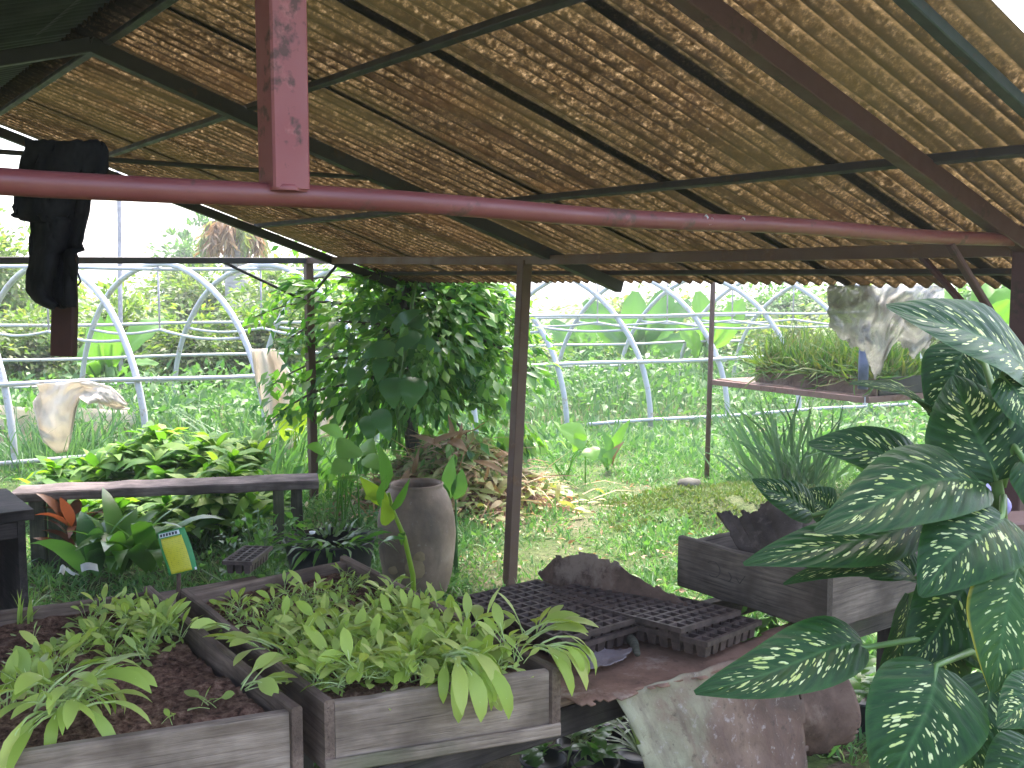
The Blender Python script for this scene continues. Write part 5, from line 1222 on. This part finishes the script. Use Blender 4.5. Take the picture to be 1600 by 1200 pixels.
# ------------------------------------------------------------------ weeds, grass
SW = Scatter(T_LEAF); n = 42000
t = rng.random(n); x = rng.uniform(-9, 11, n); y = 10.2 + 16 * rng.random(n) ** 1.3; x *= np.clip(y / 14, 1, 2)
dens = np.array([fbm(i * .55, j * .55, 21) for i, j in zip(x, y)]); hgt = np.clip(.32 + .65 * dens + .02 * (y - 10), .06, .95) * np.where(y < 9.4 + .481 * (x + 3.4) + .7, np.where(x > -1.5, .22, .6), 1.)
z = hgt * rng.random(n) ** .7; l = rng.uniform(.06, .17, n) * np.clip(y / 13, 1, 1.6); d = rnd_dirs(n, .15)
SW.add(np.stack([x, y, z], 1), d, rng.normal(size=(n, 3)) * .5 + np.array((0, -.2, 1)), l, l * rng.uniform(.3, .6, n))
tag(SW.build('undergrowth', M['weed']), kind='stuff')
SB = Scatter(T_ARC); n = 9000; x = rng.uniform(-8, 9, n); y = rng.uniform(9.0, 17, n); d = rng.normal(size=(n, 3)) * .4; d[:, 2] = 1.1; l = rng.uniform(.2, .7, n) * np.where(y < 9.4 + .481 * (x + 3.4) + .5, np.where(x > -1.5, .3, .7), 1.) * np.clip(.7 + np.array([fbm(i * .8, j * .8, 31) for i, j in zip(x, y)]), .3, 1.4)
SB.add(np.stack([x, y, np.zeros(n)], 1), d, rng.normal(size=(n, 3)) + np.array((0, -.6, .3)), l, rng.uniform(.012, .028, n))
tag(SB.build('tall_grass', M['grass_tall']), kind='stuff')
def grass_field(n, y0, y1, L, W, seed):
    y = y0 + (y1 - y0) * rng.random(n); x = (rng.random(n) - .5) * 2 * (.62 * y + .4)
    q = np.stack([x - P0.x, y - P0.y], 1); u = q @ np.array((U.x, U.y)); s = q @ np.array((V.x, V.y))
    nz = np.array([fbm(i * 1.3, j * 1.3, 41) for i, j in zip(x, y)]); tuft = np.array([fbm(i * 4, j * 4, 45) for i, j in zip(x, y)])
    path = np.exp(-((x - (.45 + .10 * (y - 5))) / .38) ** 2) * (y < 8.6)
    ok = (~((u < -.45) & (s < 1.2) & (u > -5))) & (rng.random(n) < np.clip(.75 + nz * .9 + tuft * .5 - path * .45, .16, 1))
    x, y, nz, tuft, path = x[ok], y[ok], nz[ok], tuft[ok], path[ok]; n = len(x)
    d = rng.normal(size=(n, 3)) * .75; d[:, 2] = np.abs(rng.normal(.8, .4, n)); l = rng.uniform(*L, n) * np.clip(.8 + tuft * .9 + nz * .5 - .45 * path, .3, 1.7)
    z = np.array([gz(i, j) for i, j in zip(x, y)]) - .004
    return np.stack([x, y, z], 1), d, rng.normal(size=(n, 3)) + np.array((0, -.5, .5)), l, rng.uniform(*W, n)
SG = Scatter(T_ARC); SG.add(*grass_field(135000, 3.4, 11.5, (.05, .17), (.005, .012), 1))
tag(SG.build('grass', M['grass']), kind='stuff')
SC = Scatter(T_LEAF); a_, d_, n_, l_, w_ = grass_field(30000, 4.2, 10.5, (.03, .07), (.01, .02), 2); a_[:, 2] += rng.uniform(.0, .08, len(a_)); SC.add(a_, d_, n_, l_, l_ * .6)
tag(SC.build('clover', M['weed']), kind='stuff')
SD = Scatter(T_LEAF); n = 200; y = rng.uniform(4.8, 8.6, n); x = .45 + .10 * (y - 5) + rng.normal(size=n) * .45; d = rnd_dirs(n); d[:, 2] *= .2; l = rng.uniform(.02, .07, n)
SD.add(np.stack([x, y, np.full(n, .03) + rng.uniform(0, .03, n)], 1), d, rng.normal(size=(n, 3)) * .4 + np.array((0, 0, 1)), l, l * rng.uniform(.2, .5, n))
tag(SD.build('dry_clippings', M['deadleaf']), kind='stuff')
# leafy weeds peeping up between the trays and the grey box
S = Scatter(T_LEAF); n = 420; c = at(1160, 985, 3.05); S.add(np.array(c) + rng.normal(size=(n, 3)) * np.array((.12, .1, .06)) - np.array((0, 0, .10)), rnd_dirs(n, .3), rng.normal(size=(n, 3)) * .4 + np.array((0, -.3, 1)), rng.uniform(.03, .07, n), rng.uniform(.015, .035, n))
m = MB()
for k in range(9): tube(m, [Vector((c.x + random.uniform(-.1, .1), c.y + .02, 0)), c + Vector((random.uniform(-.12, .12), 0, 0))], .004, 5)
wp = thing('tall_weed', 'bright leafy weed peeping up between the trays and grey box', 'weed', Vector((c.x, c.y, 0))); S.build('foliage', M['weed'], wp); m.build('stems', M['stem'], wp)
# pots of striped plants under the table
GP = 'potted plants on the ground under the table'
for k, (px, py, n, mt, lab) in enumerate(((905, 1160, 34, 'spider', 'striped strappy potted plant under the table beside the bed leg'), (965, 1125, 30, 'spider', 'striped strappy potted plant under the table nearest the hanging zinc sheet'), (930, 1190, 26, 'canna', 'green leafy potted plant lowest in the gap under the table'), (1000, 1175, 24, 'spider', 'narrow-leaved potted plant partly behind the hanging zinc sheet'), (850, 1185, 26, 'canna', 'leafy green potted plant under the middle of the seedling bed'), (1345, 1090, 22, 'canna', 'small potted plant behind the dark leg right of the metal scrap'))):
    g = onz(px, py, .12); c = Vector((g.x, g.y, 0)); t = thing('potted_plant', lab, 'potted plant', c, GP)
    m = MB(); lathe(m, [(.055, 0), (.075, .11), (.082, .115), (.080, .125), (.07, .12), (.06, .10), (.001, .10)], c, 18); m.build('pot', M['black'], t)
    for i in range(n):
        m = MB(); az = rng.uniform(0, 2 * PI)
        if mt == 'spider': curve_leaf(m, c + Z * .11, az, rng.uniform(.5, 1.4), rng.uniform(.16, .30), .014, prof_strap, rng.uniform(1., 2.2), 6, .3)
        else: curve_leaf(m, c + Z * rng.uniform(.11, .26), az, rng.uniform(.1, .9), rng.uniform(.07, .13), rng.uniform(.035, .05), prof_ovate, .8, 5, .2)
        m.build('leaf', M[mt], t)
# ------------------------------------------------------------------ spotted-leaf plant at the right
dief = thing('spotted_leaf_plant', 'large dark green houseplant with cream-spotted leaves at the right edge', 'plant', Vector((.98, 1.9, 0)))
m = MB(); lathe(m, [(.11, 0), (.15, .22), (.16, .24), (.15, .25), (.13, .24), (.12, .2), (.001, .2)], Vector((1.02, 2.0, .0)), 24); m.build('pot', M['black'], dief)
stem = [Vector((1.02, 2.0, .2)), at(1560, 1240, 1.95), at(1580, 1020, 1.95), at(1566, 880, 1.95), at(1562, 790, 1.95), at(1556, 740, 1.94), at(1585, 640, 1.95)]
m = MB(); tube(m, stem, [.02, .017, .016, .014, .013, .010, .006], 12); m.build('stem', M['stem'], dief)
# base px, tip px, width px, depth base/tip, normal, bend(px bulge), mat
LV = [
 (1625, 610, 1383, 472, 118, 1.95, 1.80, (-.25, -.75, .75), 'dief', .08, (1590, 660)),
 (1512, 545, 1452, 650, 80, 2.12, 2.10, (-.3, -.8, .35), 'dief', .05, (1570, 690)),
 (1555, 752, 1487, 588, 150, 1.92, 2.0, (.1, -1., .25), 'dief', .05, (1562, 800)),
 (1452, 642, 1330, 602, 40, 2.1, 2.0, (.1, -.45, 1.), 'dief', .10, (1560, 700)),
 (1565, 590, 1625, 680, 80, 1.85, 1.8, (.2, -.9, .5), 'dief', .08, (1580, 640)),
 (1450, 742, 1263, 690, 74, 2.05, 1.98, (.1, -.85, .55), 'dief', .08, (1556, 760)),
 (1537, 756, 1268, 823, 116, 1.92, 1.72, (-.15, -.85, .7), 'dief', .09, (1562, 770)),
 (1270, 806, 1176, 748, 50, 2.15, 2.1, (.2, -.9, .5), 'dief', .06, (1500, 830)),
 (1300, 800, 1256, 768, 52, 2.2, 2.2, (.2, -.9, .4), 'dief', .05, (1500, 830)),
 (1448, 820, 1166, 890, 78, 1.98, 1.80, (-.1, -.8, .6), 'dief', .08, (1563, 830)),
 (1430, 905, 1226, 916, 44, 1.95, 1.85, (0, -.6, .9), 'dief', .16, (1565, 900)),
 (1566, 806, 1436, 930, 122, 1.85, 1.72, (-.2, -.9, .6), 'dief', .09, (1566, 830)),
 (1588, 880, 1545, 1080, 108, 1.80, 1.70, (.05, -.95, .5), 'dief_y', .07, (1575, 870)),
 (1530, 900, 1410, 1042, 104, 1.92, 1.85, (-.1, -.95, .4), 'dief', .06, (1570, 920)),
 (1352, 1012, 1086, 1084, 92, 1.82, 1.68, (-.1, -.8, .75), 'dief', .10, (1575, 1060)),
 (1422, 930, 1366, 1100, 56, 1.98, 1.92, (.5, -.8, .3), 'dief', .05, (1570, 960)),
 (1462, 1040, 1388, 1255, 150, 1.72, 1.60, (-.1, -.95, .55), 'dief', .08, (1572, 1080)),
 (1545, 1055, 1500, 1260, 125, 1.86, 1.8, (.1, -.95, .3), 'dief', .05, (1576, 1060)),
 (1640, 1075, 1556, 1132, 74, 1.70, 1.62, (-.1, -.85, .6), 'dief', .08, (1580, 1120)),
 (1620, 1170, 1530, 1262, 90, 1.72, 1.66, (0, -.9, .5), 'dief', .08, (1578, 1180)),
 (1500, 960, 1560, 1060, 70, 2.08, 2.05, (.1, -.9, .4), 'dief', .05, (1574, 960)),
 (1420, 850, 1360, 905, 60, 2.15, 2.1, (0, -.9, .5), 'dief', .05, (1560, 860)),
 (1600, 720, 1645, 820, 70, 1.9, 1.85, (0, -.9, .5), 'dief', .06, (1566, 760)),
 (1490, 1130, 1440, 1290, 110, 2.0, 1.95, (0, -.9, .4), 'dief', .05, (1572, 1150)),
 (1590, 960, 1490, 1030, 110, 2.06, 2.1, (-.2, -.9, .4), 'dief', .06, (1574, 970)),
 (1530, 850, 1480, 760, 90, 2.12, 2.15, (.1, -.9, .3), 'dief', .05, (1566, 860)),
 (1575, 700, 1530, 560, 110, 2.08, 2.1, (0, -1, .3), 'dief', .05, (1562, 730)),
 (1560, 920, 1640, 1000, 100, 2.0, 1.9, (.1, -.9, .5), 'dief', .06, (1574, 930)),
 (1470, 980, 1440, 1130, 90, 2.1, 2.08, (.2, -.9, .3), 'dief', .05, (1574, 1000)),
 (1500, 800, 1400, 790, 80, 2.1, 2.1, (0, -.8, .6), 'dief', .06, (1566, 810)),
]
for i, (bx_, by_, tx, ty, w, d0, d1, nv, mt, bul, att) in enumerate(LV):
    m = MB(); k = 16
    a, e = at(bx_, by_, d0), at(tx, ty, d1); t_ = (e - a).normalized(); nn = Vector(nv); nn = (nn - t_ * nn.dot(t_)).normalized(); sd = t_.cross(nn); L = (e - a).length
    mid = []; nr = []
    for j in range(k + 1):
        v = j / k; mid.append(a.lerp(e, v) + nn * (bul * L * math.sin(PI * v ** .8)) + sd * (.025 * L * math.sin(PI * v * 1.6 + i)))
        nr.append((nn + t_ * (-bul * 2.2 * math.cos(PI * v))).normalized())
    hw = [w / FPX * (d0 + d1) * .31 * (prof_ovate(min(.99, max(.015, j / k))) if i % 3 else (.35 * prof_lance(min(.99, max(.02, j / k))) + .65 * prof_ovate(min(.99, max(.015, j / k))))) + .001 for j in range(k + 1)]
    strip(m, mid, [sd] * (k + 1), nr, hw, .20, .035, 2.5, 10, seed=i * 1.7)
    o = m.build('leaf', M[mt], dief)
    if mt == 'dief_y': o['label'] = 'spotted leaf with a yellow rim'
    m = MB(); s_ = at(att[0], att[1], 1.95); c_ = s_.lerp(a, .55) + Z * (.05 if by_ < att[1] + 60 else .02)
    pts = [s_, s_.lerp(c_, .5) + Z * .01, c_, c_.lerp(a, .6), a, mid[3] - nr[3] * .004, mid[6] - nr[6] * .003, mid[10] - nr[10] * .002]
    tube(m, pts, [.008, .0075, .007, .006, .0055, .004, .003, .0018], 8)
    m.build('petiole', M['stem'], dief)
m = MB()
def vb(a, b):
    q = 2 * PI * a; z = b; r = .055 * math.sin(PI * (.12 + .8 * b)) * (1 + .14 * math.sin(q * 5 + b * 5)); c = at(1535, 790, 2.3)
    return c + Vector((r * math.cos(q), r * math.sin(q), .11 * (b - .5)))
grid(m, vb, 24, 12); tag(m.build('wrapped_bundle', M['violet'], origin=at(1535, 790, 2.3)), 'small violet and white wrapped bundle behind the spotted leaves', 'bundle')
board('prop', at(1545, 812, 2.3) + Vector((-.2, 0, -.02)), at(1545, 812, 2.3) + Vector((.35, .1, -.02)), .12, .03, M['rustframe'], plan)
# ------------------------------------------------------------------ seedlings
GR = 'pale green seedlings crowding the middle bed'; GL = 'pale green seedlings in the left bed'
def rosette_mesh(name, n, L, W, mat, seed, floor=-.002, spread=.018, el=(.1, 1.35), bend=(.3, 1.6), azr=None, pf=prof_spat):
    r = random.Random(seed); m = MB()
    for i in range(n):
        az = (i * 2.4 + r.uniform(-.7, .7)) if azr is None else r.uniform(*azr)
        l = r.uniform(*L); curve_leaf(m, (r.uniform(-spread, spread), r.uniform(-spread, spread), 0), az, r.uniform(*el), l, l * r.uniform(*W), pf, r.uniform(*bend), 10, .22, .04, r.gauss(0, .45), 4, 0, 2., floor)
        v = m.v[-1].reshape(11, 5, 3)     # a pale stalk along the lower half
        tube(m, [Vector(v[j, 2]) - Vector((0, 0, .0006)) for j in (0, 1, 3, 5, 8)], [l * .017, l * .017, l * .014, l * .010, l * .004], 5, mi=1)
    return m.build(name, [M[mat], M['petiole']], None, link=False)
protoR = [rosette_mesh('seedling', random.choice((8, 9, 10, 11)), (.045, .11), (.17, .25), 'lettuce', 100 + k) for k in range(12)]
protoS = [rosette_mesh('seedling', random.choice((6, 7, 8, 9)), (.04, .09), (.16, .24), 'lettuce_blue', 200 + k) for k in range(9)]
def put(proto, bed, a, b, sc, label, group, tilt=.3):
    o = proto.copy(); COL.objects.link(o); o.location = bedpt(bed, a, b, -.002 + (.034 if b < .13 else 0) + (.016 if a > .88 or a < .12 else 0))
    o.rotation_euler = (random.uniform(-tilt, tilt), random.uniform(-tilt, tilt), random.uniform(0, 2 * PI)); o.scale = (sc, sc, sc)
    tag(o, label, 'seedling', group); return o
pts = []; tries = 0
while len(pts) < 200 and tries < 12000:
    tries += 1; a = random.uniform(.07, .95); b = random.uniform(.055, .93)
    dens = 1.0 if b < .75 else .75
    if a < .16 and .05 < b < .6: dens *= .5
    if a < .35 and b < .05: dens = .1
    if b > .86: dens *= .4
    x, y = a * .52, b * 1.0
    if random.random() > dens or any((x - p) ** 2 + (y - q) ** 2 < .024 ** 2 for p, q, _, _ in pts): continue
    pts.append((x, y, a, b))
for (_, _, a, b) in pts:
    put(random.choice(protoR if (b < .6 or random.random() < .25) else protoS), BED_R, a, b, random.uniform(.7, 1.25) * (1.2 if b < .3 else 1.06 if b < .55 else .88), 'small pale green seedling crowded in the middle bed', GR)
def pxab(bed, px, py, z=.775): return inv_bed(bed, onz(px, py, z))
lp = []
for (px, py, n, sx, sy) in ((205, 992, 20, 60, 24), (170, 948, 14, 55, 14), (235, 962, 12, 40, 16), (262, 988, 10, 26, 10), (60, 1040, 7, 45, 16), (130, 1010, 7, 40, 14), (205, 1025, 9, 30, 12), (140, 935, 6, 30, 8), (35, 1060, 4, 24, 10)):
    for _ in range(n): lp.append((random.gauss(px, sx * .7), random.gauss(py, sy * .7)))
for (px, py) in lp:
    a, b = pxab(BED_L, px, py)
    if not (.05 < a < .975 and .05 < b < .95): continue
    put(random.choice(protoS + protoR[:5]), BED_L, a, b, random.uniform(.75, 1.15), 'small green seedling in the patches of the left bed', GL)
def special(label, bed, px, py, n, L, W, mat, seed, el, bend, azr, floor=-.004, zoff=0., spread=.02):
    o = rosette_mesh('seedling', n, L, W, mat, seed, floor=floor, el=el, bend=bend, azr=azr, spread=spread); COL.objects.link(o)
    a, b = pxab(bed, px, py); p = bedpt(bed, a, b); p.z = .775 + zoff; o.location = p; return tag(o, label, 'seedling')
aF = math.atan2(-V.y, -V.x)       # towards the front of the beds
special('big seedling with long leaves drooping far down the middle bed front', BED_R, 705, 1064, 16, (.14, .235), (.13, .19), 'lettuce', 301, (.25, .7), (2.1, 2.8), (aF - .7, aF + .7), -.5, .05, .022)
special('seedling whose leaves hang over the right front corner of the middle bed', BED_R, 840, 1046, 9, (.12, .19), (.15, .21), 'lettuce', 302, (.3, .7), (1.9, 2.6), (aF - .4, aF + .9), -.5, .05)
special('seedling with a broad leaf reaching right past the middle bed corner', BED_R, 815, 1020, 6, (.13, .19), (.18, .26), 'lettuce', 303, (.35, .8), (.9, 1.5), (aF + .6, aF + 1.5), -.5, .025)
special('seedling with an upright bent leaf beside the left tray stack', BED_R, 828, 995, 6, (.09, .14), (.18, .25), 'lettuce', 304, (.9, 1.4), (.5, 1.6), None, -.004)
special('seedling leaning left over the front left corner of the middle bed', BED_R, 560, 1060, 8, (.09, .14), (.2, .27), 'lettuce', 313, (.3, .9), (.9, 1.6), (aF - 1.6, aF + .4), -.004, .04)
special('leafy seedling with pale flat stalks at the front rim of the middle bed', BED_R, 650, 1060, 10, (.09, .15), (.2, .28), 'lettuce', 314, (.2, .8), (.9, 1.6), (aF - 1.2, aF + 1.4), -.004, .04, .04)
special('large spreading seedling spilling over the front of the left bed', BED_L, 95, 1140, 44, (.09, .22), (.11, .18), 'lettuce', 305, (.25, 1.2), (1.3, 2.5), (aF - 1.6, aF + 2.0), -.5, .05, .045)
special('tall upright seedling behind the large one at the left front', BED_L, 60, 1095, 14, (.07, .13), (.26, .36), 'lettuce_blue', 306, (.7, 1.45), (.2, .9), None)
special('leafy seedling at the left picture edge in the left bed', BED_L, 8, 1105, 14, (.08, .14), (.24, .34), 'lettuce', 307, (.6, 1.4), (.4, 1.2), None)
special('lone seedling with two leaves over the right rim of the left bed', BED_L, 385, 1085, 7, (.08, .14), (.22, .30), 'lettuce', 308, (.4, 1.0), (.6, 1.3), (aF - .3, aF + 2.2), -.004, .015)
special('small round-leaved seedling left of the lone one in bare soil', BED_L, 328, 1102, 6, (.04, .065), (.4, .5), 'lettuce_blue', 309, (.5, 1.2), (.2, .7), None)
special('tiny single sprout in the bare soil of the left bed', BED_L, 262, 1128, 3, (.03, .05), (.25, .35), 'lettuce', 310, (.6, 1.1), (.5, 1.), None)
special('seedling leaning across the gap between the two beds', BED_R, 420, 1030, 5, (.11, .16), (.2, .27), 'lettuce', 311, (.4, .8), (.8, 1.3), (aF - 1.9, aF - .9), -.004, .025)
special('upper seedling laid flat over the rim between the beds', BED_R, 378, 998, 4, (.10, .14), (.2, .27), 'lettuce', 312, (.4, .8), (.8, 1.3), (aF - 2.1, aF - 1.1), -.004, .02)
for k, (px, py, n, L, lab) in enumerate(((35, 965, 9, (.07, .15), 'pale spiky grass sprout at the back of the left bed near the crate'), (192, 915, 4, (.05, .09), 'single upright grass sprout near the back board of the left bed'))):
    a, b = pxab(BED_L, px, py); m = MB(); c = bedpt(BED_L, a, min(b, .96), -.003)
    for i in range(n): curve_leaf(m, c + Vector((random.uniform(-.02, .02), random.uniform(-.01, .01), 0)), random.uniform(0, 6.28), random.uniform(.8, 1.5), random.uniform(*L), .009, prof_blade, random.uniform(.2, 1.), 6, .3)
    tag(m.build('grass_sprout', M['lettuce_blue'], origin=c), lab, 'sprout')
# ------------------------------------------------------------------ air: volume added to pale the background like veiling glare
m = MB(); X_, Y0_, Y1_, Z0_, Z1_ = 305, -65, 505, -1.2, 14.
m.add([(-X_, Y0_, Z0_), (X_, Y0_, Z0_), (X_, Y1_, Z0_), (-X_, Y1_, Z0_), (-X_, Y0_, Z1_), (X_, Y0_, Z1_), (X_, Y1_, Z1_), (-X_, Y1_, Z1_)], [(3, 2, 1, 0), (4, 5, 6, 7), (0, 1, 5, 4), (1, 2, 6, 5), (2, 3, 7, 6), (3, 0, 4, 7)])
hz = NT('thin_glare_haze'); pv = hz.n('ShaderNodeVolumePrincipled'); pv.inputs['Color'].default_value = (.95, .96, 1, 1); pv.inputs['Density'].default_value = GLARE_HAZE; pv.inputs['Anisotropy'].default_value = .3
hz.t.links.new(pv.outputs[0], hz.out.inputs['Volume'])
if GLARE_HAZE > 0: tag(m.build('glare_haze', hz.m, smooth=False), kind='stuff')
# ------------------------------------------------------------------ light
SUN_EL, SUN_AZ = R(60), R(15)   # azimuth clockwise from +y (forward)
w = bpy.data.worlds.new('World'); scn.world = w; w.use_nodes = True
nt = w.node_tree; bg = nt.nodes['Background']; sky = nt.nodes.new('ShaderNodeTexSky'); sky.sky_type = 'NISHITA'
sky.sun_disc = False; sky.sun_elevation = SUN_EL; sky.sun_rotation = SUN_AZ; sky.air_density = 1.0; sky.dust_density = 5.0; sky.ozone_density = 1.0
nt.links.new(sky.outputs[0], bg.inputs[0]); bg.inputs[1].default_value = .15
sd_ = bpy.data.lights.new('sun', 'SUN'); sd_.energy = 1.35; sd_.angle = R(12); sd_.color = (1, .96, .9)
so_ = bpy.data.objects.new('sun', sd_); COL.objects.link(so_)
dirv = Vector((math.sin(SUN_AZ) * math.cos(SUN_EL), math.cos(SUN_AZ) * math.cos(SUN_EL), math.sin(SUN_EL)))
so_.rotation_euler = dirv.to_track_quat('Z', 'Y').to_euler(); so_.location = (0, 0, 12)
vs_ = scn.view_settings; vs_.view_transform = 'Standard'; vs_.look = 'None'; vs_.gamma = 1; vs_.use_curve_mapping = False; vs_.exposure = 2.7
scn.render.engine = 'CYCLES'
cy = scn.cycles; cy.use_denoising = True; cy.max_bounces = 7; cy.diffuse_bounces = 4; cy.glossy_bounces = 3; cy.transmission_bounces = 4; cy.transparent_max_bounces = 12
cy.sample_clamp_indirect = 8
